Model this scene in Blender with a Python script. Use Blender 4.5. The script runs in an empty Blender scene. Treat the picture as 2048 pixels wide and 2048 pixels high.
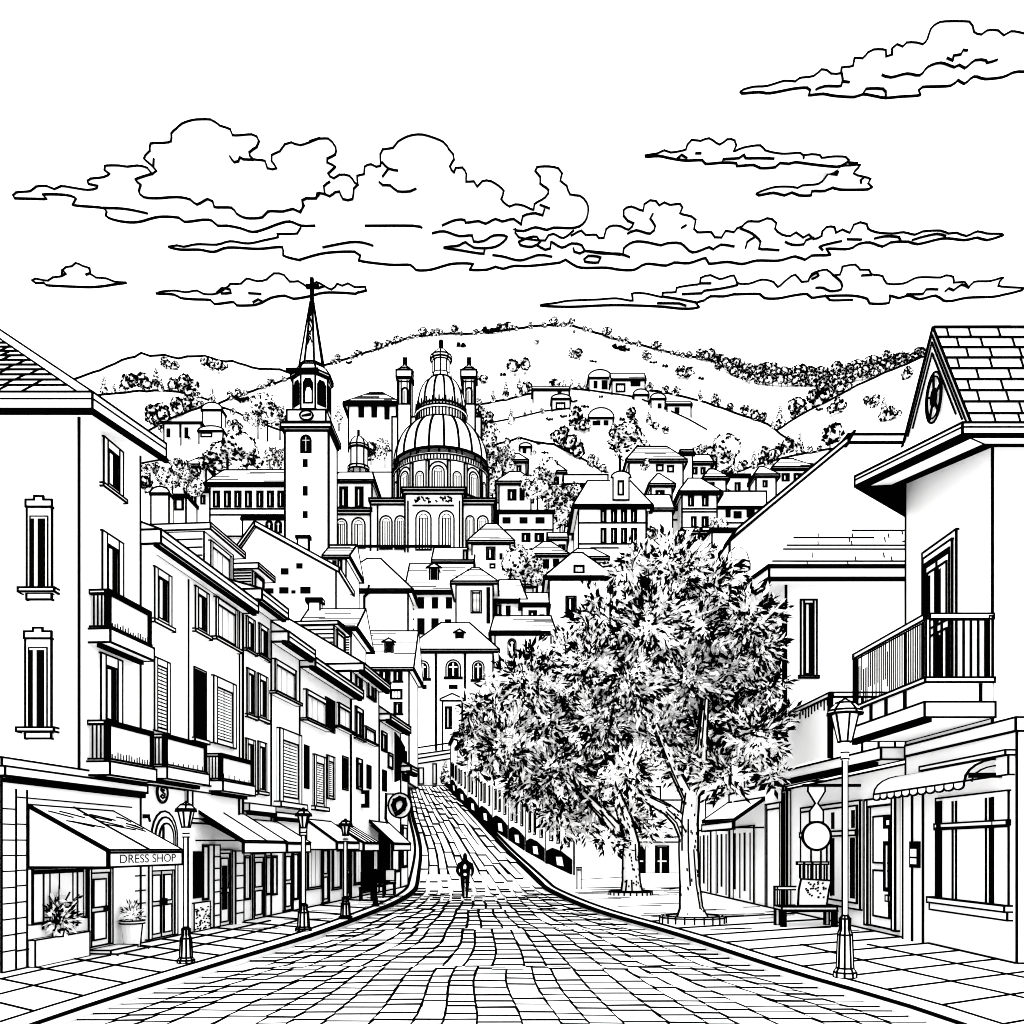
# An old hill town: a cobbled street climbing to a domed church, drawn in black and white.
import bpy, math, random
from mathutils import Vector, geometry
random.seed(7)
SC = bpy.context.scene
COL = SC.collection
F, VX, VY, H = 1773.0, 1024.0, 1696.0, 2.0      # focal length and principal point of the 2048 px photograph, eye height
CAM = Vector((0, 0, H))
V = Vector
ZU = V((0, 0, 1))

# ------------------------------------------------------------------ materials
def mat(name, col, rough=0.9, noise=None):
    m = bpy.data.materials.new(name); m.use_nodes = True
    b = m.node_tree.nodes['Principled BSDF']
    b.inputs['Roughness'].default_value = rough
    b.inputs['Specular IOR Level'].default_value = 0.0
    if noise:
        nt = m.node_tree
        n = nt.nodes.new('ShaderNodeTexNoise'); n.inputs['Scale'].default_value = noise
        r = nt.nodes.new('ShaderNodeValToRGB')
        r.color_ramp.elements[0].color = tuple(c * 0.94 for c in col) + (1,)
        r.color_ramp.elements[1].color = tuple(col) + (1,)
        tc = nt.nodes.new('ShaderNodeTexCoord')
        nt.links.new(tc.outputs['Object'], n.inputs['Vector'])
        nt.links.new(n.outputs['Fac'], r.inputs['Fac']); nt.links.new(r.outputs['Color'], b.inputs['Base Color'])
    else:
        b.inputs['Base Color'].default_value = tuple(col) + (1,)
    return m
INK = mat('black_line', (0.0004,) * 3)
WHITE = mat('white_plaster', (0.91, 0.91, 0.91), noise=2.0)
STONE = mat('white_stone', (0.91, 0.91, 0.91), noise=5.0)
ROOFM = mat('white_roof', (0.91, 0.91, 0.91), noise=1.0)
PAINT = mat('white_paint', (0.91, 0.91, 0.91), noise=8.0)
HILL = mat('white_hill', (0.91, 0.91, 0.91), noise=0.01)
CLOUD = mat('white_cloud', (0.85, 0.85, 0.85), noise=0.002)
GLASS = mat('black_glass', (0.0006,) * 3)
LEAF = mat('pale_leaf', (0.91, 0.91, 0.91), noise=6.0)
CLOTH = mat('black_cloth', (0.0006,) * 3)
BED = mat('black_joint', (0.0004,) * 3)

# ------------------------------------------------------------------ helpers
def P(px, py, Y):
    "the point of the place seen at that pixel of the photograph, Y metres away"
    return V(((px - VX) * Y / F, Y, H + (VY - py) * Y / F))

class Fr:
    "a wall's own axes: u along it, v up, n out of it"
    def __init__(s, O, u, n=None):
        s.O = V(O); s.u = V(u).normalized()
        s.n = V(n).normalized() if n is not None else V((s.u.y, -s.u.x, 0)).normalized()
    def pt(s, u, v, n=0.0):
        p = s.O + s.u * u + s.n * n
        return V((p.x, p.y, s.O.z + v))
    def uv(s, px, py):
        d = V(((px - VX) / F, 1, (VY - py) / F))
        t = (s.O - CAM).dot(s.n) / d.dot(s.n)
        p = CAM + d * t
        return (p - s.O).dot(s.u), p.z - s.O.z
    def rect(s, r):
        x0, y0, x1, y1 = r
        u0, v1 = s.uv(x0, y0); _, v0 = s.uv(x0, y1); u1, _ = s.uv(x1, y0)
        if u0 > u1: u0, u1 = u1, u0
        return u0, u1, min(v0, v1), max(v0, v1)
def front(Y): return Fr((0, Y, 0), (1, 0, 0), (0, -1, 0))

class B:
    "one mesh under construction: faces plus the black lines along its edges; w = line weight in photograph pixels"
    def __init__(s, w=3.4):
        s.v = []; s.f = []; s.m = []; s.w = w
    def face(s, pts, m=0):
        i = len(s.v); s.v += [V(p) for p in pts]; s.f.append(tuple(range(i, i + len(pts)))); s.m.append(m)
    def line(s, a, b, w=None, m=1):
        a = V(a); b = V(b); d = b - a
        if d.length < 1e-5: return
        w = (w or s.w) * LW
        ra = w * max(a.y, 3) / F / 2; rb = w * max(b.y, 3) / F / 2
        d.normalize(); a = a - d * ra * 0.8; b = b + d * rb * 0.8
        up = ZU if abs(d.z) < 0.95 else V((0, 1, 0))
        x = d.cross(up).normalized(); y = d.cross(x).normalized()
        i = len(s.v)
        for p, r in ((a, ra), (b, rb)):
            s.v += [p + x * r + y * r, p - x * r + y * r, p - x * r - y * r, p + x * r - y * r]
        for k in range(4):
            s.f.append((i + k, i + (k + 1) % 4, i + 4 + (k + 1) % 4, i + 4 + k)); s.m.append(m)
        s.f.append((i + 3, i + 2, i + 1, i)); s.f.append((i + 4, i + 5, i + 6, i + 7)); s.m += [m, m]
    def path(s, pts, w=None, close=False, m=1):
        pts = list(pts)
        for a, b in zip(pts, pts[1:]): s.line(a, b, w, m)
        if close: s.line(pts[-1], pts[0], w, m)
    def hexa(s, p, m=0, ink=True, w=None):
        "eight corners: bottom ring 0-3, top ring 4-7"
        for q in ((3, 2, 1, 0), (4, 5, 6, 7), (0, 1, 5, 4), (1, 2, 6, 5), (2, 3, 7, 6), (3, 0, 4, 7)):
            s.face([p[k] for k in q], m)
        if ink:
            for a, b in ((0, 1), (1, 2), (2, 3), (3, 0), (4, 5), (5, 6), (6, 7), (7, 4), (0, 4), (1, 5), (2, 6), (3, 7)):
                s.line(p[a], p[b], w)
    def box(s, fr, u0, u1, v0, v1, n0, n1, m=0, ink=True, w=None):
        s.hexa([fr.pt(u0, v0, n1), fr.pt(u1, v0, n1), fr.pt(u1, v0, n0), fr.pt(u0, v0, n0),
                fr.pt(u0, v1, n1), fr.pt(u1, v1, n1), fr.pt(u1, v1, n0), fr.pt(u0, v1, n0)], m, ink, w)
    def wbox(s, x0, x1, y0, y1, z0, z1, m=0, ink=True, w=None):
        s.hexa([V((x0, y0, z0)), V((x1, y0, z0)), V((x1, y1, z0)), V((x0, y1, z0)),
                V((x0, y0, z1)), V((x1, y0, z1)), V((x1, y1, z1)), V((x0, y1, z1))], m, ink, w)
    def prism(s, fr, pts, n0, n1, m=0, ink=True, w=None, lean=0.0):
        "a flat outline (u, v) given thickness"
        a = [fr.pt(u, v, n1) for u, v in pts]; b = [fr.pt(u, v + lean * (n1 - n0), n0) for u, v in pts]
        tri = geometry.tessellate_polygon([[V((u, v, 0)) for u, v in pts]])
        for t in tri:
            s.face([a[k] for k in t], m); s.face([b[k] for k in reversed(t)], m)
        n = len(pts)
        for k in range(n):
            s.face([a[k], a[(k + 1) % n], b[(k + 1) % n], b[k]], m)
        if ink: s.path(a, w, True)
    def lathe(s, c, prof, seg=24, m=0, rings=(), ribs=0, w=None, rot=0.0, squash=1.0):
        P_ = lambda r, z, a: V((c[0] + r * math.cos(a), c[1] + r * math.sin(a) * squash, z))
        an = [rot + 2 * math.pi * k / seg for k in range(seg + 1)]
        for (r0, z0), (r1, z1) in zip(prof, prof[1:]):
            for a, b in zip(an, an[1:]):
                q = [P_(r0, z0, a), P_(r0, z0, b), P_(r1, z1, b), P_(r1, z1, a)]
                if r1 < 1e-4: q = q[:3]
                if r0 < 1e-4: q = [q[0], q[2], q[3]]
                s.face(q, m)
        for k in rings:
            r, z = prof[k]
            s.path([P_(r, z, a) for a in an], w)
        if ribs:
            for k in range(ribs):
                a = rot + 2 * math.pi * k / ribs
                s.path([P_(r, z, a) for r, z in prof], w)
    def build(s, name, material=None, parent=None, loc=None, label=None, mats=None, smooth=False):
        material = material or WHITE
        if loc is None: loc = LOC.get(parent.name, V((0, 0, 0))) if parent else V((0, 0, 0))
        loc = V(loc)
        me = bpy.data.meshes.new(name)
        me.from_pydata([tuple(p - loc) for p in s.v], [], s.f)
        for mm in (mats or [material, INK]): me.materials.append(mm)
        me.polygons.foreach_set('material_index', s.m)
        if smooth: me.polygons.foreach_set('use_smooth', [True] * len(me.polygons))
        me.update()
        o = bpy.data.objects.new(name, me); COL.objects.link(o)
        if parent: o.parent = parent; LOC[o.name] = loc
        else: o.location = loc; LOC[o.name] = loc
        if label: o['label'] = label
        return o
LOC = {}
LW = 0.98
def thing(name, label, cat, loc=(0, 0, 0), group=None):
    o = bpy.data.objects.new(name, None); COL.objects.link(o); o.location = loc
    o.empty_display_size = 0.3
    o['label'] = label; o['category'] = cat
    if group: o['group'] = group
    LOC[o.name] = V(loc)
    return o
def tag(o, label, cat, group=None, kind=None):
    if label: o['label'] = label; o['category'] = cat
    if group: o['group'] = group
    if kind: o['kind'] = kind
    return o
def struct(o): o['kind'] = 'structure'; return o

# ------------------------------------------------------------------ building parts
def window(par, fr, r, kind='std', px=True, w=3.0, s=None, sill=True, name='window', d=1.0):
    "window > pane (and sill): surround, dark glass, mullions, white strips shaped as reflections; r is a rect in photo pixels or wall units"
    u0, u1, v0, v1 = fr.rect(r) if px else r
    W, Hh = u1 - u0, v1 - v0
    t = (s if s is not None else 0.14) * min(W, Hh * 0.7)
    k = 0.05 * W
    b = B(w); p = B(w)
    if kind == 'arch':
        R = W / 2; vs = v1 - R; uc = (u0 + u1) / 2
        def arc(rr, base): return [(uc - rr, base), (uc + rr, base)] + [(uc + rr * math.cos(a * math.pi / 8), vs + rr * math.sin(a * math.pi / 8)) for a in range(0, 9)]
        b.prism(fr, arc(R, v0), -0.02, k * 0.6)
        p.prism(fr, arc(R - t * 1.2, v0 + t * .5), k * .6, k * 1.0)
        b.box(fr, uc - t * .35, uc + t * .35, v0 + t * .5, v1 - t * 1.5, k * .9, k * 1.5, ink=False)
        b.box(fr, u0 + t, u1 - t, vs - t * .3, vs + t * .3, k * .9, k * 1.5, ink=False)
    elif kind == 'archl':                                     # tall church window: pale tracery over narrow dark lights
        R = W / 2; vs = v1 - R; uc = (u0 + u1) / 2
        def arc(rr, base): return [(uc - rr, base), (uc + rr, base)] + [(uc + rr * math.cos(a * math.pi / 8), vs + rr * math.sin(a * math.pi / 8)) for a in range(0, 9)]
        b.prism(fr, arc(R, v0), -0.02, k * .6)
        p.prism(fr, arc(R - t * 1.1, v0 + t * .3), k * .6, k * .8, ink=False)
        r2 = R - t * 1.1
        b.prism(fr, arc(r2 * .78, vs + r2 * .1)[:2] + [(uc + r2 * .78 * math.cos(a * math.pi / 8), vs + r2 * .1 + r2 * .66 * math.sin(a * math.pi / 8)) for a in range(0, 9)], k * .7, k, ink=False)
        for q0, q1 in ((-.66, -.40), (-.08, .26), (.50, .74)):
            b.box(fr, uc + r2 * q0, uc + r2 * q1, v0 + t * .4, vs - t * .2, k * .7, k, ink=False)
    elif kind == 'dark':
        b.box(fr, u0, u1, v0, v1, -0.02, k * .5)
        p.box(fr, u0 + t * .3, u1 - t * .3, v0 + t * .3, v1 - t * .3, 0, k, ink=False)
    else:
        for q in ((u0, u0 + t, v0, v1), (u1 - t, u1, v0, v1), (u0 + t, u1 - t, v1 - t * 1.2, v1), (u0 + t, u1 - t, v0, v0 + t * .6)):
            b.box(fr, *q, -0.02, k)
        i0, i1, j0, j1 = u0 + t, u1 - t, v0 + t * .6, v1 - t * 1.2
        if kind == 'shut':                                    # closed louvred shutters: dark gaps between pale slats
            p.box(fr, i0, i1, j0, j1, -0.02, k * .3, ink=False)
            n = max(5, int(17 * d)); hs = (j1 - j0) / n; uc = (i0 + i1) / 2
            for c0, c1 in ((i0 + W * .03, uc - W * .03), (uc + W * .03, i1 - W * .03)):
                for q in range(n):
                    b.box(fr, c0, c1, j0 + hs * (q + .42), j0 + hs * (q + .96), k * .3, k * .7, ink=False)
        elif kind == 'light':
            p.box(fr, i0, i1, j0, j1, -0.02, k * .2, ink=False)
            for q0, q1 in ((.03, .31), (.37, .62), (.68, .96)):
                b.box(fr, i0 + (i1 - i0) * q0, i0 + (i1 - i0) * q1, j0 + t * .1, j1 - t * .1, k * .15, k * .4, ink=False)
        elif kind == 'clear':
            b.box(fr, i0, i1, j0, j1, -0.02, k * .25, ink=True)
            p.box(fr, i0, i0 + W * .05, j0, j1, k * .2, k * .4, ink=False)
            p.box(fr, i0, i1, j1 - W * .04, j1, k * .2, k * .4, ink=False)
        else:
            p.box(fr, i0, i1, j0, j1, -0.02, k * .3, ink=False)
            q = i0 + (i1 - i0) * .36
            b.box(fr, q - W * .05, q + W * .07, j0, j1 - t * .3, k * .3, k * .6, ink=False)  # white strip over the dark pane, a reflection built into the glass
            if kind == 'cross':
                jv = j0 + (j1 - j0) * .6
                b.box(fr, i0, i1, jv - W * .05, jv + W * .05, k * .3, k * .62, ink=False)
    o = b.build(name, PAINT, par)
    p.build('pane', GLASS, o)
    if sill:
        sb = B(w); e = W * .14
        sb.box(fr, u0 - e * .8, u1 + e * .8, v0 - min(W * .13, Hh * .07), v0 - 0.002, -0.02, min(k * 2.2, .12 + k))
        sb.build('sill', STONE, o)
    return o
def door(par, fr, r, kind='panel', px=True, w=3.0, leafs=1, handle=True):
    u0, u1, v0, v1 = fr.rect(r) if px else r
    W = u1 - u0; t = .1 * W; k = .04 * W
    b = B(w)
    for q in ((u0, u0 + t, v0, v1), (u1 - t, u1, v0, v1), (u0 + t, u1 - t, v1 - t, v1)): b.box(fr, *q, -0.02, k * 1.6)
    b.box(fr, u0 + t, u1 - t, v0, v1 - t, -0.02, k * .4)
    i0, i1 = u0 + t, u1 - t
    for q in range(leafs):
        a0 = i0 + (i1 - i0) * q / leafs; a1 = i0 + (i1 - i0) * (q + 1) / leafs
        m = (a1 - a0) * .18
        b.box(fr, a0 + m, a1 - m, v0 + (v1 - v0) * .5, v1 - t - m, k * .3, k * .9)
        b.box(fr, a0 + m, a1 - m, v0 + m, v0 + (v1 - v0) * .44, k * .3, k * .9)
        if q: b.line(fr.pt(a0, v0, k * .6), fr.pt(a0, v1 - t, k * .6))
    o = b.build('door', PAINT, par)
    if kind == 'glass':
        p = B(w); m = (i1 - i0) * .28
        p.box(fr, i0 + m, i1 - m, v0 + (v1 - v0) * .22, v1 - t - m * 1.6, k, k * 1.4, ink=False)
        p.build('pane', GLASS, o)
    if handle:
        h = B(w); uc = i0 + (i1 - i0) * (.5 if leafs > 1 else .8); vv = v0 + (v1 - v0) * .45
        h.box(fr, uc - .04 * W, uc + .04 * W, vv, vv + .09 * W, k * .5, k * 2.4, m=1)
        h.build('handle', INK, o)
    return o
def courses(b, fr, px0, px1, ys, w=2.6):
    "stone courses of a pier: lines across it"
    for y in ys:
        u0, v = fr.uv(px0, y); u1, _ = fr.uv(px1, y)
        b.line(fr.pt(u0, v, .01), fr.pt(u1, v, .01), w)
def clip(poly, p, d):
    "segment of the line p + t d inside a convex polygon"
    lo, hi = -1e9, 1e9; n = len(poly)
    area = sum(poly[i][0] * poly[(i + 1) % n][1] - poly[(i + 1) % n][0] * poly[i][1] for i in range(n))
    sg = 1 if area > 0 else -1
    for i in range(n):
        a, b = poly[i], poly[(i + 1) % n]
        nx, ny = -(b[1] - a[1]) * sg, (b[0] - a[0]) * sg
        c = nx * (p[0] - a[0]) + ny * (p[1] - a[1]); dd = nx * d[0] + ny * d[1]
        if abs(dd) < 1e-9:
            if c < 0: return None
        elif dd > 0: lo = max(lo, -c / dd)
        else: hi = min(hi, -c / dd)
    return (lo, hi) if hi > lo else None
def tiles(b, pts, rowh, tw, w=3.0, keep=1.0, joints=True):
    "roof tiles as courses and staggered joints over a flat face whose first edge is the eave"
    pts = [V(p) for p in pts]
    e1 = (pts[1] - pts[0]).normalized(); nn = e1.cross(pts[2] - pts[0]).normalized(); e2 = nn.cross(e1).normalized()
    if (pts[2] - pts[0]).dot(e2) < 0: e2 = -e2
    po = [((p - pts[0]).dot(e1), (p - pts[0]).dot(e2)) for p in pts]
    hi = max(q[1] for q in po); r = 0; v = rowh
    to = lambda u, v: pts[0] + e1 * u + e2 * v
    while v < hi:
        c = clip(po, (0, v), (1, 0))
        if c:
            lo, h2 = c; u = lo
            while u < h2:
                L = min(h2, u + tw * random.uniform(2, 5))
                if random.random() < keep: b.line(to(u, v), to(L, v + random.uniform(-.02, .02) * rowh), w)
                u = L
            if joints:
                u = lo + tw * random.uniform(.3, 1)
                while u < h2 - tw * .2:
                    if random.random() < keep: b.line(to(u, v - rowh), to(u + tw * .06, v), w * .8)
                    u += tw * random.uniform(.8, 1.25)
        v += rowh; r += 1
def roof_quad(b, plan, z, h, inset=0.0, over=0.4, th=0.25, w=None, ew=None, dark=True):
    "hip (inset > 0), gable (0) or pyramid (0.5) roof over a four-sided plan; ridge along plan[0]-plan[1]"
    c = sum((V((p[0], p[1], 0)) for p in plan), V((0, 0, 0))) / 4
    q = []
    for i in range(4):
        p = V((plan[i][0], plan[i][1], 0)); a = V((*plan[i - 1][:2], 0)); d = V((*plan[(i + 1) % 4][:2], 0))
        q.append(p + (p - a).normalized() * over + (p - d).normalized() * over)
    lo = [V((p.x, p.y, z)) for p in q]; up = [V((p.x, p.y, z + th)) for p in q]
    b.hexa(lo + up, 0, True, w)
    if dark:
        for i in range(4):
            b.line(lo[i] - ZU * th * .1, lo[(i + 1) % 4] - ZU * th * .1, (min(ew, 6.5) if ew else b.w * 1.3))
    e = up[1] - up[0]
    a = (up[0] + up[3]) / 2 + e * inset; d = (up[1] + up[2]) / 2 - e * inset
    a.z = d.z = z + th + h
    b.face([up[0], up[1], d, a]); b.face([up[2], up[3], a, d]); b.face([up[1], up[2], d]); b.face([up[3], up[0], a])
    for x, y in ((up[0], a), (up[3], a), (up[1], d), (up[2], d), (a, d)): b.line(x, y, w)
    return up, a, d
def awning(name, label, fr, u0, u1, vt, vb, val, pr, w=3.4, cheeks=True, stripes=1, dark_under=True, words=None, group=None, flip=False):
    "sloping fabric awning > canopy, valance"
    loc = fr.pt((u0 + u1) / 2, vb, 0)
    t = thing(name, label, 'awning', loc, group)
    b = B(w)
    A, Bq = fr.pt(u0, vt, .02), fr.pt(u1, vt, .02); Cq, D = fr.pt(u1, vb, pr), fr.pt(u0, vb, pr)
    d = ZU * 0.04
    b.hexa([D - d, Cq - d, Bq - d, A - d, D, Cq, Bq, A])
    for k in range(1, stripes):
        q = k / stripes
        b.line(A.lerp(Bq, q) + ZU * .01, D.lerp(Cq, q) + ZU * .01)
    if cheeks:
        for u in (u0, u1):
            X = [fr.pt(u, vt, .02), fr.pt(u, vb, pr), fr.pt(u, vb - val, pr), fr.pt(u, vb - val, .02)]
            b.face(X); b.path(X, None, True)
    else:
        for u in (u0, u1):
            X = [fr.pt(u, vt, .02), fr.pt(u, vb, pr)]
            b.line(*X, w * 1.3)
            b.line(fr.pt(u, vb, pr), fr.pt(u, vb, .02), w)
    b.build('canopy', PAINT, t)
    v = B(w)
    v.box(fr, u0, u1, vb - val, vb - .045, pr - .03, pr)
    v.build('valance', PAINT, t)
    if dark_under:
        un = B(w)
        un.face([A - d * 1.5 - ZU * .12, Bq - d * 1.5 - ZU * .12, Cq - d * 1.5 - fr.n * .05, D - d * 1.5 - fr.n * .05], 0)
        un.build('dark_underside', CLOTH, t)  # flat black sheet just below the canopy
    return t
def text_mesh(s, name, parent, origin, xdir, updir, size, mat_=INK, fit=None, depth=.01):
    cu = bpy.data.curves.new('lettering', 'FONT'); cu.body = s; cu.size = 1.0; cu.extrude = 0.0
    ob = bpy.data.objects.new('lettering', cu); COL.objects.link(ob)
    bpy.context.view_layer.update()
    me = bpy.data.meshes.new_from_object(ob.evaluated_get(bpy.context.evaluated_depsgraph_get()))
    bpy.data.objects.remove(ob); bpy.data.curves.remove(cu)
    xs = [v.co.x for v in me.vertices]; ys = [v.co.y for v in me.vertices]
    x0, x1, y0, y1 = min(xs), max(xs), min(ys), max(ys)
    sx = (fit or size * (x1 - x0)) / (x1 - x0); sy = size / (y1 - y0)
    xdir = V(xdir).normalized(); updir = V(updir).normalized()
    loc = LOC[parent.name]
    for v in me.vertices:
        v.co = V(origin) + xdir * (v.co.x - x0) * sx + updir * (v.co.y - y0) * sy - loc
    me.materials.clear(); me.materials.append(mat_); me.name = name
    o = bpy.data.objects.new(name, me); COL.objects.link(o); o.parent = parent; LOC[o.name] = loc
    return o
# ------------------------------------------------------------------ street, kerbs, pavements, terrain
def zr(Y):
    t = max(0.0, Y - 42)
    return 0.148 * t * t / (t + 4) if t > 0 else 0.0
STN = [(5, -5.2, 4.9), (10, -5.09, 4.78), (13.7, -4.82, 4.22), (19.3, -4.31, 3.6), (25.9, -4.09, 2.64), (31.4, -4.02, 2.14),
       (38, -4.25, 1.75), (45, -4.8, 1.37), (58, -6.0, -0.52), (76, -8.5, -3.0), (95, -11.0, -5.9), (113, -13.4, -8.4)]
def edges(Y):
    for k in range(len(STN) - 1):
        if Y <= STN[k + 1][0] or k == len(STN) - 2:
            a, b = STN[k], STN[k + 1]
            p0 = STN[max(0, k - 1)]; p3 = STN[min(len(STN) - 1, k + 2)]
            t = (Y - a[0]) / (b[0] - a[0]); h = b[0] - a[0]; out = []
            for c in (1, 2):
                m0 = (b[c] - p0[c]) / max(1e-6, b[0] - p0[0]) * h; m1 = (p3[c] - a[c]) / max(1e-6, p3[0] - a[0]) * h
                t2, t3 = t * t, t * t * t
                out.append((2 * t3 - 3 * t2 + 1) * a[c] + (t3 - 2 * t2 + t) * m0 + (-2 * t3 + 3 * t2) * b[c] + (t3 - t2) * m1)
            return out
def road():
    b = B(3.0); bed = []
    ys = [4.5 + 1.5 * k for k in range(74)]
    for y0, y1 in zip(ys, ys[1:]):
        l0, r0 = edges(y0); l1, r1 = edges(y1); dz0, dz1 = 0.002 * y0 + .01, 0.002 * y1 + .01
        b.face([V((l0, y0, zr(y0) - dz0)), V((r0, y0, zr(y0) - dz0)), V((r1, y1, zr(y1) - dz1)), V((l1, y1, zr(y1) - dz1))], 1)
    def pt(c, y):
        l, r = edges(min(max(y, 5), 113))
        wob = (math.sin(c * 37.1) * .007 + math.sin(c * 11 + y * .9) * .0035) if 0 < c < 1 else 0
        return V((l + (r - l) * min(1, max(0, c + wob)), y, zr(y)))
    for b0, b1, n in ((5.5, 15, 23), (15, 22, 20), (22, 29, 17), (29, 38, 14), (38, 112.5, 11)):
        for k in range(n):
            y = b0 - random.uniform(0, .5); nogap = 0
            while y < b1:
                if y < 44: s = max(5.0, 14 - (y - 8) * .36); d = s * y * y / 3546
                else: d = 5.5
                y2 = min(b1, y + d * random.uniform(.7, 1.35))
                if b1 - y2 < d * .3: y2 = b1
                ym = (y + y2) / 2
                h = .0016 * ym * random.uniform(.75, 1.35)         # setts lie tilted: the near edge of each stands proud
                if random.random() < (.07 if y < 36 else .35): h = 0
                c0, c1 = k / n, (k + 1) / n
                q = [pt(c0, y), pt(c1, y), pt(c1, y2), pt(c0, y2)]
                for i, p in enumerate(q):
                    g = 2.1 * p.y / F * (min(3.2, math.hypot(p.x, 2) / 2 + .15) if p.y < 36 else (2.2 if p.y < 48 else .95)) * random.uniform(.7, 1.3)
                    g = min(g, (q[1].x - q[0].x) * .26)
                    p.x += g if i in (0, 3) else -g
                if y < 36:
                    for p in q[:2]: p.y += random.uniform(-.05, .05) * d
                up = [p + ZU * (h if i < 2 else 0) for i, p in enumerate(q)]
                lo = [p - ZU * .03 for p in q]
                b.face(up, 0)
                for i in range(4): b.face([lo[i], lo[(i + 1) % 4], up[(i + 1) % 4], up[i]], 1)
                y = y2
    struct(b.build('cobbled_road', STONE, mats=[STONE, BED]))
road()
def strips(name, fx, ys, z, w, m=STONE, out_w=3.2, in_w=3.2, lines=None, face=True):
    b = B(w)
    pr = None
    for y in ys:
        x0, x1 = fx(y); c = (V((x0, y, zr(y) + z)), V((x1, y, zr(y) + z)))
        if pr:
            b.face([pr[0], pr[1], c[1], c[0]])
            for i, ww in ((0, in_w), (1, out_w)):
                if ww: b.line(pr[i], c[i], ww)
                if face: b.face([pr[i] - ZU * (z + .1), c[i] - ZU * (z + .1), c[i], pr[i]], 0)
        pr = c
    if lines: lines(b)
    return struct(b.build(name, m))
YS = [4.5 + 1.2 * k for k in range(91)]
KW = 0.42
def lk(y): e = edges(y)[0]; return (e, e - KW * min(1, 28 / y + .35))
def rk(y): e = edges(y)[1]; return (e, e + KW * min(1, 28 / y + .35))
strips('kerb', lk, YS, .12, 3.2, in_w=7.0, out_w=5.4)
strips('kerb', rk, YS, .12, 3.2, in_w=7.0, out_w=5.4)
SL = 0.085
def facx(y): return -7.66 + SL * (y - 13.3)              # the building line on the left
def lpave(y): 
    o = facx(y) - 1.2 if y < 44 else facx(44) - 1.2 - (y - 44) * .19 + (edges(y)[0] - edges(44)[0]) * .6
    return (lk(y)[1], min(o, lk(y)[1] - 1.0))
def ljoints(b):
    y = 6.0
    while y < 40:
        p = V((lk(y)[1], y, zr(y) + .12)); q = V((facx(y), y + .77 * (p.x - facx(y)), .12))
        b.line(p, q, 5.0); y += max(1.05, .0044 * y * y)
    for off in (1.15, 2.0):
        ys = [6 + .8 * k for k in range(22)]
        b.path([V((lk(t)[1] - off * (1 - max(0, t - 14) * .02), t, .12)) for t in ys], 5.0)
    for k in range(26):
        y = random.uniform(20, 36); x = random.uniform(facx(y) + .3, lk(y)[1] - .2); b.line(V((x, y, .12)), V((x + random.uniform(.3, .9), y + .2, .12)), 2.2)
strips('pavement', lpave, YS, .118, 3.0, in_w=0, out_w=0, lines=ljoints)
RX = 8.2
def rpave(y): return (rk(y)[1], 16 if y < 51 else rk(y)[1] + 1.1)
def rjoints(b):
    y = 6.0
    while y < 24:
        p = V((rk(y)[1], y, .12)); L = RX - p.x if y > 10 else 6
        b.line(p, V((p.x + L, y + .60 * L, .12)), 5.0); y += max(1.15, .0046 * y * y)
    for off in (1.35, 2.65):
        b.path([V((rk(t)[1] + off, t, .12)) for t in [6 + .8 * k for k in range(15)]], 5.0)
    for k in range(46):
        y = random.uniform(19, 46); x = random.uniform(rk(y)[1] + .3, 7.6); L = random.uniform(.5, 1.6) * y / 24
        b.line(V((x, y, zr(y) + .12)), V((min(7.9, x + L), y + L * .35, zr(y + L * .35) + .12)), 2.4)
strips('pavement', rpave, YS, .118, 3.0, in_w=0, out_w=0, lines=rjoints)

PROF = [(-40, -.08), (42, -.08), (50, zr(50) - .15), (70, zr(70) - .3), (90, zr(90) - .3), (113, zr(113) - .3), (117, zr(113)), (122, 14.5), (135, 20), (150, 28), (170, 41), (200, 56), (230, 74), (260, 92), (300, 112), (360, 130)]
def zt(Y):
    for (a, za), (c, zc) in zip(PROF, PROF[1:]):
        if Y <= c: return za + (zc - za) * (Y - a) / (c - a)
    return PROF[-1][1]
def ground():
    b = B(3)
    ys = [p[0] for p in PROF]; xs = [-700, -300, -120, -60, -30, -12, 0, 12, 30, 60, 120, 300, 700]
    for y0, y1 in zip(ys, ys[1:]):
        for x0, x1 in zip(xs, xs[1:]):
            b.face([V((x0, y0, zt(y0))), V((x1, y0, zt(y0))), V((x1, y1, zt(y1))), V((x0, y1, zt(y1)))])
    struct(b.build('ground', HILL))
ground()

# ------------------------------------------------------------------ hills: sheets from a crest down towards the town
RIDGE = {}
def ridge(key, Yr, crest, drop=320, near=0.62, w=4.6, extra=None, line=True):
    b = B(w); crest = sorted(crest)
    xs = []
    for (x0, y0), (x1, y1) in zip(crest, crest[1:]):
        n = max(1, int((x1 - x0) / 12))
        for k in range(n):
            t = k / n; xs.append((x0 + (x1 - x0) * t, y0 + (y1 - y0) * t + (random.uniform(-1.2, 1.2) if k else 0)))
    xs.append(crest[-1])
    top = [P(x, y, Yr) for x, y in xs]
    low = [P(x, y + drop, Yr * near) for x, y in xs]
    back = [V((p.x, p.y * 1.3, p.z * .6)) for p in top]
    mids = [[a.lerp(c, t) + V((0, 0, 0)) for a, c in zip(top, low)] for t in (0, .33, .66, 1)]
    for r0, r1 in zip(mids, mids[1:]):
        for k in range(len(xs) - 1): b.face([r1[k], r1[k + 1], r0[k + 1], r0[k]])
    for k in range(len(xs) - 1): b.face([top[k], top[k + 1], back[k + 1], back[k]])
    if line: b.path([p + ZU * (1.2 * p.y / F) for p in top], w)
    RIDGE[key] = (Yr, crest, drop, near)
    if extra:
        for pl, ww in extra: b.path([onridge(key, x, y) + V((0, -1.5, .8)) for x, y in pl], ww)
    return struct(b.build('hill', HILL, loc=(0, 0, 0)))
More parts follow.
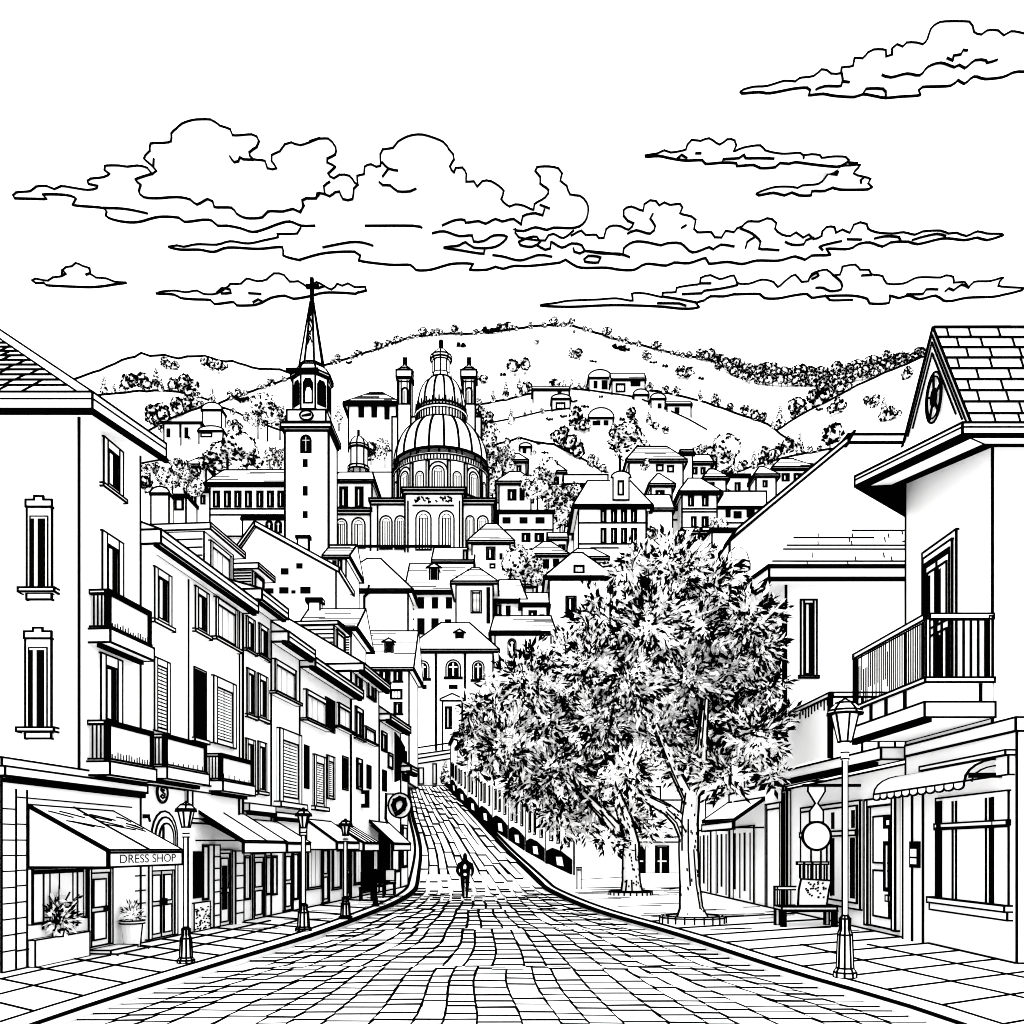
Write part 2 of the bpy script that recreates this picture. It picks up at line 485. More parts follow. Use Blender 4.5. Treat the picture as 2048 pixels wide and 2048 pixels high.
def crest_y(key, px):
    c = RIDGE[key][1]
    if px <= c[0][0]: return c[0][1]
    for (x0, y0), (x1, y1) in zip(c, c[1:]):
        if px <= x1: return y0 + (y1 - y0) * (px - x0) / max(1e-6, x1 - x0)
    return c[-1][1]
def onridge(key, px, py):
    "point on a hill's near face seen at a pixel"
    Yr, c, drop, near = RIDGE[key]
    yc = crest_y(key, px)
    s = min(1, max(0, (py - yc) / drop))
    # along the straight 3D segment the projected share s runs as t*near/(...)
    t = s / (near + s * (1 - near)) if s > 0 else 0
    return P(px, yc, Yr).lerp(P(px, yc + drop, Yr * near), t)
ridge('far_left', 2600, [(-80, 800), (100, 775), (150, 760), (200, 743), (245, 722), (270, 716), (283, 708), (300, 714), (330, 712), (358, 719), (375, 715), (410, 714), (440, 724), (465, 724), (490, 732), (520, 740), (560, 741), (590, 752), (660, 770), (760, 800)], 260)
ridge('crest', 1700, [(300, 850), (380, 838), (415, 822), (440, 808), (470, 795), (520, 778), (580, 758), (650, 732), (720, 712), (780, 690), (830, 674), (880, 669), (930, 670), (1000, 663), (1060, 655), (1140, 651), (1180, 664), (1230, 680), (1300, 697), (1350, 710), (1420, 722), (1480, 745), (1560, 752), (1640, 752), (1700, 745), (1760, 732), (1850, 714), (1980, 700)], 330)
ridge('right', 1000, [(1330, 1010), (1390, 962), (1440, 925), (1480, 902), (1527, 878), (1615, 824), (1660, 802), (1700, 780), (1755, 754), (1800, 735), (1843, 716), (1900, 700), (2000, 690)], 300, extra=[([(1527, 880), (1475, 907), (1520, 881)], 3)])
ridge('left_grove', 1300, [(140, 800), (207, 791), (265, 785), (323, 783), (360, 786), (390, 792), (430, 808), (470, 840), (520, 870)], 200)
ridge('middle', 850, [(880, 840), (950, 812), (1000, 803), (1064, 789), (1100, 783), (1138, 779), (1180, 779), (1240, 776), (1290, 780), (1350, 792), (1412, 807), (1470, 828), (1534, 850), (1600, 900), (1640, 930)], 280,
      extra=[([(1145, 781), (1180, 784), (1271, 797), (1332, 821), (1377, 842), (1412, 862)], 3), ([(940, 848), (990, 847), (1032, 839), (1085, 826), (1138, 820)], 2.6)])
ridge('left_spur', 700, [(270, 880), (329, 845), (365, 830), (398, 818), (424, 811), (464, 823), (503, 841), (560, 862), (620, 870)], 240)
ridge('middle_low', 640, [(1180, 880), (1228, 866), (1280, 858), (1308, 862), (1340, 872), (1400, 900), (1470, 940), (1540, 985)], 200, line=False)
ridge('low', 520, [(780, 930), (900, 905), (940, 897), (990, 892), (1038, 877), (1070, 886), (1107, 890), (1160, 917), (1210, 946), (1300, 962), (1420, 985), (1520, 1000)], 240)
ridge('right_low', 560, [(1380, 985), (1440, 958), (1500, 936), (1564, 918), (1640, 903), (1700, 893), (1800, 882), (1900, 880)], 240)
ridge('left_low', 460, [(200, 930), (290, 925), (330, 905), (400, 900), (470, 890), (560, 870), (640, 880), (700, 930)], 260, line=False)
# ------------------------------------------------------------------ the row on the left of the street
FL = Fr((-7.66, 13.3, 0), (SL, 1, 0), (1, -SL, 0))
def uL(px): return FL.uv(px, 1500)[0]
def zL(px, py): return FL.uv(px, py)[1]
def balcony(par, fr, u0, u1, vf, vr, pr, w=3.2, panel=True, posts=5, slab=.24, name='balcony', ends=True, ticks=16):
    "balcony > slab, railing"
    s = B(w)
    s.box(fr, u0 - .06, u1 + .06, vf - slab, vf, -.02, pr + .05)
    s.box(fr, u0 - .02, u1 + .02, vf, vf + .05, -.02, pr + .02)
    d = fr.n * .02
    s.line(fr.pt(u0, vf - slab - .04, pr * .5), fr.pt(u1, vf - slab - .04, pr * .5), 9)
    o = s.build(name, STONE, par)
    r = B(w)
    if panel: r.box(fr, u0 + .04, u1 - .04, vf + .07, vr - .05, pr - .06, pr - .03, ink=False)
    r.box(fr, u0, u1, vr - .05, vr + .02, pr - .07, pr, m=1)
    for u in (u0, u1):
        r.box(fr, u - .03, u + .03, vf, vr, pr - .06, pr, m=1)
        r.box(fr, u - .03, u + .03, vr - .04, vr + .02, 0, pr, ink=True)
        for k in range(1, posts): r.box(fr, u - .012, u + .012, vf + .05, vr - .04, pr * k / posts - .012, pr * k / posts + .012, m=1, ink=False)
    for k in range(ticks):
        u = u0 + (u1 - u0) * (k + .5) / ticks
        hgt = (.10 + .12 * random.random()) * (vr - vf) if panel else (vr - vf - .05)
        r.box(fr, u - .008, u + .008, vf + .05, vf + .05 + hgt, pr - .03, pr - .02 + .006, m=1, ink=False)
    r.build('railing', PAINT, o)
    return o
# --- first house: tall, hip roofed, with a shop on its ground floor
T = thing('town_house', 'tall plain house at the left edge, tiled hip roof, two slot windows, stacked balconies', 'house', FL.pt(2, 0, -3))
TALL = T
u1 = uL(280); yF = 15.33; xF = (158 - VX) / F * yF
b = B(4.6); zE = 9.62
pl = [V((xF, yF, 0)), FL.pt(u1, 0, 0), V((-20, 19.2, 0)), V((-20, yF, 0))]
b.hexa([p + ZU * 3.0 for p in pl] + [p + ZU * z for p, z in zip(pl, (9.5, 9.8, 9.8, 9.5))], 0, True)
b.build('wall', WHITE, T)
gf = B(4.0)
gf.box(FL, 0, u1, -.3, 3.08, -10, 0, ink=True)
gf.box(FL, -.12, u1 + .02, 3.08, 3.22, -10, .14, ink=True)
gf.box(FL, -.05, u1 - .02, 3.22, 3.36, -10, .04, ink=True)
gf.line(FL.pt(0, 3.02, .06), FL.pt(u1, 3.02, .06), 9); gf.line(FL.pt(0, .12, .01), FL.pt(u1, .12, .01), 5); gf.path([FL.pt(*FL.uv(33, 1902), .01), FL.pt(*FL.uv(170, 1880), .01)], 3)
courses(gf, FL, 6, 30, [1617, 1648, 1680, 1711, 1743, 1776, 1808, 1840, 1872, 1904])
courses(gf, FL, 31, 53, [1648, 1680, 1711, 1741, 1772, 1805, 1837, 1868, 1868])
for px in (31, 53): u, v = FL.uv(px, 1600); gf.line(FL.pt(u, .1, .01), FL.pt(u, 2.9, .01), 3)
courses(gf, FL, 270, 289, [1752, 1782, 1808, 1836])
courses(gf, FL, 31, 262, [1594])
courses(gf, FL, 33, 168, [1902, 1866][:1])
gf.build('ground_floor', STONE, T)
r = B(4.0)
e0 = V((-7.1, 15.0, 9.43)); e1 = V((-6.87, 17.6, 9.74)); wl = V((-22, 15.0, 9.43)); th = .29
bk = V((-22, 23, 9.74))
lo = [wl, e0, e1, bk]; r.hexa(lo + [p + ZU * th for p in lo], 0, True)
r.path([p - ZU * .05 for p in (wl, e0, lo[2])], 9)
r.path([p + ZU * .17 + V((.01, -.01, 0)) for p in (wl, e0, lo[2])], 2.6)
top = V((-11.4, 19.3, 13.45)); topl = V((-22, 19.3, 13.45))
E = [p + ZU * th for p in lo]
for q in ([E[0], E[1], top, topl], [E[1], E[2], top], [E[2], E[3], topl, top]): r.face(q)
r.line(E[1], top, 4); r.line(E[2], top, 4); r.line(top, topl, 4)
r.line(E[1] + V((-.28, -.0, .02)), top + V((-.28, 0, 0)), 3)
tiles(r, [E[0] + ZU * .02, E[1] + ZU * .02 - V((.3, 0, 0)), top + ZU * .02 - V((.3, 0, 0)), topl + ZU * .02], .36, .5, 4.0)
r.build('roof', ROOFM, T)
FF = front(yF)
for (x0, y0, x1, y1) in ((57, 1028, 107, 1180), (54, 1290, 106, 1457)):
    uu0, uu1, v0, v1 = FF.rect((x0, y0, x1, y1)); W = uu1 - uu0
    fb = B(4); pb = B(3)
    fb.box(FF, uu0, uu1, v0, v1 + .10, -.02, .05)
    fb.prism(FF, [(uu0 - .01, v1 + .10), (uu1 + .01, v1 + .10), (uu1 + .01, v1 + .22), (uu0 + W * .68, v1 + .22), (uu0 + W * .68, v1 + .28), (uu0 + W * .32, v1 + .28), (uu0 + W * .32, v1 + .22), (uu0 - .01, v1 + .22)], 0, .07)
    fb.box(FF, uu0 + W * .14, uu1 - W * .16, v0, v1 - .06, .03, .06, w=2.6)
    pb.box(FF, uu0 + W * .16, uu0 + W * .30, v0 + .01, v1 - .1, .05, .068, ink=False)
    pb.box(FF, uu0 + W * .44, uu0 + W * .74, v0 + .01, v1 - .1, .05, .068, ink=False)  # white left between the dark strips stands for reflections on the glass
    o = fb.build('window', STONE, T); pb.build('pane', GLASS, o)
    sb = B(4); sb.box(FF, uu0 - W * .22, uu1 + W * .22, v0 - .07, v0, -.02, .16); sb.box(FF, uu0, uu1, v0 - .18, v0 - .07, -.02, .06); sb.build('sill', STONE, o)
window(T, FL, (204, 872, 243, 968), w=3.4, s=.22)
window(T, FL, (201, 1060, 243, 1182), w=3.4, s=.22, sill=False)
window(T, FL, (198, 1305, 241, 1445), w=3.4, s=.22, sill=False)
ub, _ = FL.uv(180, 1200)
balcony(T, FL, ub, ub + 1.45, 5.86, 6.53, .36, w=4)
balcony(T, FL, ub - .05, ub + 1.5, 3.52, 4.22, .38, w=4)
# the dress shop
t = window(T, FL, (55, 1738, 166, 1850), 'clear', name='shop_window', sill=False, s=.04, w=3)
mb = B(3)
for px in (84, 97, 116, 143, 152): u, v = FL.uv(px, 1740); mb.line(FL.pt(u, v - .95, .02), FL.pt(u, v, .02), 4 if px in (84, 152) else 3)
mb.build('mullion', PAINT, t)
door(T, FL, (172, 1738, 220, 1896), w=3.4)
door(T, FL, (290, 1730, 348, 1880), leafs=2, w=3)
aw = B(3.4); uu0, uu1, v0, v1 = FL.rect((298, 1620, 350, 1735))
R_ = (uu1 - uu0) / 2; uc = (uu0 + uu1) / 2
for k, (rr, nn) in enumerate(((R_, .05), (R_ * .78, .07), (R_ * .55, .09))):
    vs = v1 - R_ * 1.0
    aw.prism(FL, [(uc - rr, vs - .55), (uc + rr, vs - .55)] + [(uc + rr * math.cos(a * math.pi / 10), vs + rr * math.sin(a * math.pi / 10)) for a in range(11)], -.02, nn)
aw.line(FL.pt(uc - R_ * .3, vs - .4, .1), FL.pt(uc - R_ * .3, vs + R_ * .4, .1), 5)
aw.build('fanlight', STONE, T)
st = B(3.2); us0, us1 = uL(176), uL(232); st.box(FL, us0, us1, 0.10, .20, 0, .42); st.box(FL, us0 - .1, us1 + .05, .10, .15, 0, .6); st.build('doorstep', STONE, T)
em = thing('crest_plaque', 'oval crest plaque with a curled letter on the wall over the arched door', 'plaque', FL.pt(*FL.uv(320, 1586)))
eb = B(3.2); cu, cv = FL.uv(320, 1585); ru = FL.uv(331, 1585)[0] - cu; rv = FL.uv(320, 1564)[1] - cv
eb.prism(FL, [(cu + ru * math.cos(a * .2618), cv + rv * math.sin(a * .2618)) for a in range(24)], -.01, .05)
eb.path([FL.pt(cu + ru * .8 * math.cos(a * .2618), cv + rv * .84 * math.sin(a * .2618), .055) for a in range(25)], 2)
eb.build('plate', STONE, em)
sb = B(2.8); sp = [(.4, .45), (.1, .58), (-.3, .45), (-.35, .2), (.0, .02), (.38, -.12), (.35, -.42), (0, -.56), (-.4, -.4), (-.1, -.2), (.1, -.3)]
sb.path([FL.pt(cu + ru * a, cv + rv * c, .06) for a, c in sp]); sb.path([FL.pt(cu + ru * a * .7 + .01, cv + rv * (c * .3 + .3), .06) for a, c in sp], 2)
sb.build('emblem', STONE, em)
hk = B(3); ux, vx = FL.uv(287, 1630); hk.box(FL, ux - .03, ux + .03, vx - .05, vx, 0, .1, m=1); hk.path([FL.pt(ux, vx, .1), FL.pt(ux + .02, vx - .12, .12)], 4)
tag(hk.build('wall_hook', INK, loc=FL.pt(ux, vx)), 'small black hook on the wall between the shop cornice and the crest plaque', 'hook')
A0, A1 = FL.uv(55, 1700)[0], 0
near = 13.80; 
ua = (near - 13.3) / FL.u.y + .12; ub2 = ua + 2.48
DA = awning('shop_awning', 'big white awning lettered dress shop over the nearest shop window on the left', FL, ua, ub2, 2.68, 1.97, .27, 1.34, w=4.2, stripes=2, dark_under=False)
tb = B(2.6)
for k in range(3):                                       # worn, unreadable brush marks on the slope
    q0 = .08 + .3 * k
    for j in range(4):
        a = q0 + random.uniform(0, .2); f_ = random.uniform(.08, .5); L = random.uniform(.1, .3)
        p = lambda q, s: FL.pt(ua + (ub2 - ua) * q, 2.68 + (1.97 - 2.68) * s + .012, .02 + 1.32 * s)
        tb.path([p(a, f_), p(min(.95, a + L * .3), f_ + .03), p(min(.95, a + L), min(.6, f_ + .12))], 2.6)
tb.build('worn_print', PAINT, DA)
text_mesh('DRESS SHOP', 'lettering', DA, FL.pt(ua + .30, 1.755, 1.352), FL.u, (0, 0, 1), .14, fit=1.92)
# plants at the shop
def leafy(name, label, cat, c, r, n, L, parent=None, dark=.5, squash=1.0, up=.2, group=None):
    b = B(2)
    for k in range(n):
        d = V((random.gauss(0, 1), random.gauss(0, 1), random.gauss(0, 1))).normalized()
        p = V(c) + V((d.x * r * random.random() ** .5, d.y * r * random.random() ** .5, d.z * r * squash * random.random() ** .5))
        leaf(b, p, (d + ZU * up), L * random.uniform(.6, 1.3), 1 if random.random() < dark else 0)
    return b
def leaf(b, p, d, L, m, wd=.34):
    d = V(d).normalized(); s = d.cross(V((random.gauss(0, 1), random.gauss(0, 1), random.gauss(0, 1)))).normalized() * L * wd * .5
    t = p + d * L; q = p + d * L * .45
    b.face([p, q + s, t, q - s], m)
def pot_plant(label, x, y, z, r, hgt, bush, n, tall=False):
    t = thing('potted_plant', label, 'plant', (x, y, z))
    p = B(3); p.lathe((x, y), [(.001, z), (r * .7, z), (r * .95, z + hgt * .9), (r * 1.08, z + hgt * .9), (r * 1.08, z + hgt), (.001, z + hgt)], 14, rings=(1, 3, 4))
    for s in (-1, 1): p.line(V((x + s * r * .7, y, z)), V((x + s * r * .95, y, z + hgt * .9)), 3)
    p.build('pot', STONE, t)
    f = leafy('', '', '', (x, y, z + hgt + bush * .7), bush, n, bush * .55, squash=1.1)
    if tall:
        for k in range(16):
            a = random.uniform(0, 6.28); tip = V((x + math.cos(a) * bush * 1.2, y + math.sin(a) * bush * .6, z + hgt + bush * random.uniform(1.4, 2.6)))
            q0 = V((x, y, z + hgt)); f.path([q0, q0.lerp(tip, .6) + ZU * .1, tip], 2.4)
            for j in range(5): leaf(f, q0.lerp(tip, .4 + .12 * j), V((random.gauss(0, 1), random.gauss(0, 1), .3)), bush * .5, 1 if random.random() < .55 else 0)
    f.build('foliage', LEAF, t)
q = FL.pt(*FL.uv(104, 1830), .11); pot_plant('big leafy potted plant in front of the dress shop window', q.x, q.y, .55, .10, .12, .28, 300, True)
lb = B(3); lb.box(FL, FL.uv(56, 1800)[0], FL.uv(166, 1800)[0], .12, .55, .0, .12); tag(lb.build('plant_ledge', STONE, loc=FL.pt(1, .12)), 'low stone ledge under the dress shop window carrying the big plant', 'ledge')
q = FL.pt(*FL.uv(240, 1860), .24); pot_plant('tall white tub with a small bush between the two shop doors', q.x, q.y, .12, .20, .52, .19, 170)

# --- the houses that follow up the street
def row_house(px0, px1, ze, label, depth=9, over=.5, ridge_h=3.0, w=4.0, name='row_house', zb=-.3, end_over=.0, ew=8, hip=0.0):
    ua_, ub_ = uL(px0), uL(px1)
    t = thing(name, label, 'house', FL.pt((ua_ + ub_) / 2, 0, -1))
    b = B(w); b.box(FL, ua_, ub_, zb, ze, -depth, 0); b.line(FL.pt(ua_, .12 + zr(FL.pt(ua_, 0).y), .01), FL.pt(ub_, .12 + zr(FL.pt(ub_, 0).y), .01), 5); b.build('wall', WHITE, t)
    r = B(w); th = .26
    r.box(FL, ua_ - end_over, ub_ + end_over, ze - .02, ze + th, -depth - .2, over)
    r.line(FL.pt(ua_ - end_over, ze - .04, over * .75), FL.pt(ub_ + end_over, ze - .04, over * .75), ew)
    r.line(FL.pt(ua_ - end_over, ze + th * .5, over + .012), FL.pt(ub_ + end_over, ze + th * .5, over + .012), 2.6)
    a0, a1 = FL.pt(ua_ - end_over, ze + th, over), FL.pt(ub_ + end_over, ze + th, over)
    c0, c1 = FL.pt(ua_ - end_over, ze + th + ridge_h, -depth * .5), FL.pt(ub_ + end_over, ze + th + ridge_h, -depth * .5)
    d0, d1 = FL.pt(ua_ - end_over, ze + th, -depth), FL.pt(ub_ + end_over, ze + th, -depth)
    r.face([a0, a1, c1, c0]); r.face([d1, d0, c0, c1]); r.face([a0, c0, d0]); r.face([a1, d1, c1])
    for x, y in ((a0, c0), (a1, c1), (c0, c1), (c1, d1), (c0, d0)): r.line(x, y, w)
    r.build('roof', ROOFM, t)
    return t, ua_, ub_
def wl_(t, lst, w=3.0):
    for it in lst:
        x0, y0, x1, y1, k = it[:5]
        window(t, FL, (x0, y0, x1, y1), k, w=w, sill=(len(it) < 6), s=.18)
def shopfront(t, items, w=3.0):
    for it in items:
        k, x0, y0, x1, y1 = it[:5]
        if k == 'door': door(t, FL, (x0, y0, x1, y1), w=w, handle=False)
        elif k == 'gdoor': door(t, FL, (x0, y0, x1, y1), 'glass', w=w, handle=False)
        elif k == 'pier':
            b = B(w); u0, u1, v0, v1 = FL.rect((x0, y0, x1, y1)); b.box(FL, u0, u1, v0, v1, -.02, .12)
            n = int((y1 - y0) / 22)
            for q in range(1, n): b.line(FL.pt(u0, v0 + (v1 - v0) * q / n, .125), FL.pt(u1, v0 + (v1 - v0) * q / n, .125), 2.6)
            b.build('pier', STONE, t)
        else: window(t, FL, (x0, y0, x1, y1), k, w=w, s=.1, sill=False, name='shop_window')
def dormer(t, fr, px0, px1, pyt, pyb, roofpy, cheek, w=3.2, setn=-.9, arch=False, kind='light', siding=True):
    "dormer > face, roof, window"
    f2 = Fr(fr.pt(0, 0, setn), fr.u, fr.n)
    u0, u1, v0, v1 = f2.rect((px0, pyt, px1, pyb))
    d = B(w); d.box(f2, u0, u1, v0, v1, -cheek, 0)
    if siding:
        n = 7
        for k in range(1, n): 
            for u in (u0 - .01,): d.line(f2.pt(u, v0 + (v1 - v0) * k / n, -cheek), f2.pt(u, v0 + (v1 - v0) * k / n, -.05), 2.8)
    o = d.build('dormer', PAINT, t)
    r = B(w); h = .16
    r.box(f2, u0 - .12, u1 + .3, v1, v1 + h, -cheek, .22)
    r.line(f2.pt(u0 - .12, v1 + h * .5, .23), f2.pt(u1 + .3, v1 + h * .5, .23), 2.6)
    r.build('dormer_roof', ROOFM, o)
    m = (u1 - u0) * .14
    window(o, f2, (u0 + m, u1 - m, v0 + (v1 - v0) * .1, v1 - (v1 - v0) * .1), kind, px=False, w=2.8, sill=False)
t, a, c = row_house(281, 484, 8.0, 'second house of the left row, shuttered windows, three small balconies and a wide shop below', ridge_h=1.9, over=.42)
wl_(t, [(306, 1132, 340, 1238, 'std'), (388, 1171, 415, 1258, 'std'), (427, 1193, 470, 1275, 'light'), (306, 1313, 337, 1460, 'shut', 0), (387, 1333, 411, 1475, 'dark'), (422, 1350, 467, 1485, 'shut', 0)])
b = B(3); u, v = FL.uv(376, 1160); b.line(FL.pt(u, v, .01), FL.pt(u, 3.3, .01), 3.4); u = uL(478); b.line(FL.pt(u, 8, .01), FL.pt(u, 3.2, .01), 3.4)
b.box(FL, uL(283), uL(482), 3.26, 3.42, 0, .1); b.build('string_course', STONE, t)
ub = uL(296); balcony(t, FL, ub, uL(384) - .15, 3.62, 4.25, .38, w=3.4, ticks=8)
ub = uL(412); balcony(t, FL, ub, uL(478) - .1, 3.55, 4.15, .38, w=3.4, ticks=6)
dormer(t, FL, 408, 466, 1062, 1175, 1030, 2.2, setn=-.75)
dormer(t, FL, 505, 528, 1140, 1180, 1118, 1.6, setn=-.7)
shopfront(t, [('dark', 386, 1704, 402, 1796), ('pier', 418, 1690, 430, 1855), ('gdoor', 432, 1700, 460, 1856), ('pier', 462, 1702, 478, 1852), ('light', 404, 1690, 416, 1800)])
pb = B(2.6); u0, u1, v0, v1 = FL.rect((384, 1812, 416, 1864)); pb.box(FL, u0, u1, v0, v1 + .06, -.01, .05)
for k in range(60): uu, vv = random.uniform(u0, u1), random.uniform(v0, v1 - .05); pb.line(FL.pt(uu, vv, .055), FL.pt(uu + .03, vv, .055), 2.6)
pb.build('stall_riser', STONE, t)
sg = thing('sign_board', 'wide blank framed sign panel over the second shop on the left', 'sign', FL.pt(*FL.uv(425, 1600)))
b = B(3.6); u0, u1, v0, v1 = FL.rect((370, 1566, 474, 1645)); b.box(FL, u0, u1, v0, v1, -.01, .06); b.box(FL, u0 - .12, u1 + .1, v1, v1 + .14, -.01, .14); b.build('frame', PAINT, sg)
b = B(2.8); b.box(FL, u0 + .22, u1 - .12, v0 + .1, v1 - .08, .05, .075); b.build('panel', PAINT, sg)

t, a, c = row_house(486, 541, 8.35, 'narrow third house of the left row with paired slim windows on three floors', ridge_h=1.5, end_over=.0)
wl_(t, [(491, 1231, 508, 1297, 'std'), (516, 1246, 535, 1308, 'std'), (492, 1335, 509, 1428, 'std'), (514, 1346, 533, 1434, 'std'), (490, 1476, 508, 1580, 'std'), (514, 1482, 531, 1582, 'std')])
b = B(3); b.box(FL, uL(487), uL(540), 2.95, 3.15, 0, .16); b.line(FL.pt(uL(487), 2.9, .14), FL.pt(uL(540), 2.9, .14), 8); b.build('shop_cornice', STONE, t)
shopfront(t, [('light', 487, 1712, 499, 1800), ('door', 501, 1708, 527, 1842), ('light', 530, 1712, 541, 1790)])
t, a, c = row_house(542, 598, 7.75, 'fourth house of the left row with one wide shuttered bay window below the dark eave', ridge_h=3.0)
wl_(t, [(544, 1317, 587, 1384, 'light'), (553, 1455, 597, 1603, 'shut')])
b = B(3); b.box(FL, uL(543), uL(597), 2.86, 3.0, 0, .14); b.line(FL.pt(uL(543), 2.82, .12), FL.pt(uL(597), 2.82, .12), 8); b.build('shop_cornice', STONE, t)
shopfront(t, [('light', 544, 1712, 553, 1790), ('door', 565, 1700, 583, 1822), ('light', 585, 1705, 595, 1800)])
dormer(t, FL, 668, 690, 1250, 1310, 1225, 3.0, setn=-2.4)
t, a, c = row_house(599, 700, 7.55, 'long fifth house of the left row, one black shutter and two louvred shutters', ridge_h=3.0)
wl_(t, [(606, 1378, 648, 1438, 'light'), (650, 1394, 668, 1458, 'dark', 0), (673, 1405, 698, 1452, 'light'), (608, 1490, 617, 1575, 'dark', 0), (625, 1508, 648, 1612, 'shut'), (652, 1510, 667, 1596, 'shut', 0), (684, 1512, 695, 1578, 'dark', 0)])
shopfront(t, [('light', 610, 1690, 640, 1780), ('door', 642, 1690, 656, 1806), ('light', 662, 1690, 680, 1780), ('door', 684, 1690, 698, 1795)])
t, a, c = row_house(702, 757, 8.6, 'sixth house of the left row, attic windows under a deep eave, square hanging sign', ridge_h=3.0)
wl_(t, [(710, 1345, 722, 1388, 'std', 0), (733, 1357, 749, 1393, 'std', 0), (709, 1412, 724, 1472, 'std'), (728, 1452, 747, 1480, 'light'), (712, 1516, 723, 1577, 'std', 0), (733, 1530, 741, 1575, 'dark', 0)])
shopfront(t, [('light', 706, 1690, 722, 1770), ('dark', 726, 1684, 741, 1785), ('light', 743, 1690, 755, 1765)])
t, a, c = row_house(758, 800, 7.4, 'seventh house of the left row, low windows beside the round hanging sign', ridge_h=2.4, depth=6)
wl_(t, [(762, 1462, 772, 1500, 'std', 0), (775, 1505, 784, 1535, 'light', 0), (764, 1540, 772, 1580, 'dark', 0)])
shopfront(t, [('dark', 760, 1660, 777, 1770), ('light', 780, 1668, 796, 1745)])
t, a, c = row_house(801, 815, 5.6, 'last narrow house of the left row where the street bends', ridge_h=2.0, depth=6)
shopfront(t, [('light', 803, 1650, 813, 1735), ('dark', 804, 1500, 812, 1560)])
# awnings up the street
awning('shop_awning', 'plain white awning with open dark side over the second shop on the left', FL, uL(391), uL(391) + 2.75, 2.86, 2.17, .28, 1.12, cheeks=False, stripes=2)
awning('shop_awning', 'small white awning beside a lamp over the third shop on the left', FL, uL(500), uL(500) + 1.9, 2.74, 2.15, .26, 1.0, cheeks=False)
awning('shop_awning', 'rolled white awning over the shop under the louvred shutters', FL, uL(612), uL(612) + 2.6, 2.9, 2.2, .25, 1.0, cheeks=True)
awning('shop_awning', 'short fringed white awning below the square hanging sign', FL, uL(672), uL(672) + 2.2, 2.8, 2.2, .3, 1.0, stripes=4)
awning('shop_awning', 'awning with dark underside nearest the round hanging sign', FL, uL(738), uL(738) + 3.4, 3.1, 2.2, .3, 1.0, cheeks=False)
# hanging signs
def board(px0, py0, px1, py1, label, off=.5):
    Yb = FL.pt(uL((px0 + px1) / 2), 0).y; f2 = front(Yb); u0, u1, v0, v1 = f2.rect((px0, py0, px1, py1))
    t = thing('hanging_sign', label, 'sign', f2.pt((u0 + u1) / 2, v0))
    b = B(3); b.box(f2, u0, u1, v0, v1, -.06, .06, m=1); b.box(f2, u0 - .5, u0, v1 - .12, v1 - .06, -.02, .02, m=1); b.build('frame', INK, t)
    b = B(3); m = (u1 - u0) * .26; b.box(f2, u0 + m, u1 - m, v0 + m * .9, v1 - m * .9, .05, .075, ink=False); b.build('panel', PAINT, t)
board(709, 1582, 737, 1614, 'square black framed blank sign hanging over the sixth shop')
Ys = 36.5; f2 = front(Ys); cu, cv = f2.uv(800, 1611); R_ = 23 * Ys / F
t = thing('round_sign', 'round white hanging sign with a thick black curl at the end of the left row', 'sign', f2.pt(cu, cv - R_))
b = B(3.6)
b.prism(f2, [(cu + R_ * math.cos(a * .2094), cv + R_ * 1.08 * math.sin(a * .2094)) for a in range(30)], -.05, .05)
b.build('disc', PAINT, t)
b = B(16); arc = [(-.42, -.35), (-.55, 0), (-.4, .42), (0, .62), (.38, .5), (.46, .1), (.3, -.3), (-.05, -.6), (-.3, -.72)]
b.path([f2.pt(cu + R_ * x, cv + R_ * y, .08) for x, y in arc], 9); b.build('mark', INK, t)
b = B(4); b.path([f2.pt(cu - R_ * 1.2, cv + R_ * 1.0, 0), f2.pt(cu - R_ * 1.25, cv - R_ * 1.1, 0), f2.pt(cu - R_ * 1.1, cv - R_ * 1.5, 0)], 5); b.line(f2.pt(cu - R_ * 1.2, cv + R_, 0), f2.pt(cu, cv + R_, 0), 3)
b.build('bracket', INK, t)
Yb = 40.0; f2 = front(Yb); cu, cv = f2.uv(794, 1510)
b = B(3); b.prism(f2, [(cu - .08, cv - 1.2), (cu + .14, cv - 1.1), (cu + .14, cv - .5), (cu + .34, cv - .1), (cu + .34, cv + .35), (cu + .15, cv + .7), (cu - .08, cv + 1.0)], -.06, .06, m=1)
tag(b.build('shop_lamp_sign', INK, loc=f2.pt(cu, cv)), 'black half round sign on the wall of the seventh house', 'sign')
# people and tables outside the last shops read as dark clutter: parasol rails and chairs
for k, (px, py, lab) in enumerate(((733, 1775, 'dark folding chair set out before the sixth shop'), (757, 1782, 'dark chair with bent back beside the bollard'), (779, 1772, 'pale chair nearest the kerb outside the last shop'))):
    Yc = [31.5, 33.5, 36][k]; p = P(px, 1696, Yc); x = p.x; y = Yc; z = .12
    t = thing('street_chair', lab, 'chair', (x, y, z), 'chairs outside the last shops')
    m = 1 if k < 2 else 0
    b = B(2.6); b.wbox(x - .22, x + .22, y - .22, y + .22, z + .43, z + .48, m); b.build('seat', PAINT, t)
    b = B(2.6); b.wbox(x - .22, x + .22, y + .18, y + .22, z + .55, z + 1.0, m)
    b.build('backrest', PAINT, t)
    for sx in (-.2, .2):
        for sy in (-.2, .2):
            b = B(3.4); b.line(V((x + sx, y + sy, z)), V((x + sx, y + sy, z + (1.0 if sy > 0 else .43)))); b.build('leg', INK, t)
# ------------------------------------------------------------------ right side of the street
FR = Fr((RX, 0, 0), (0, 1, 0), (-1, 0, 0))
def uR(px): return FR.uv(px, 1500)[0]
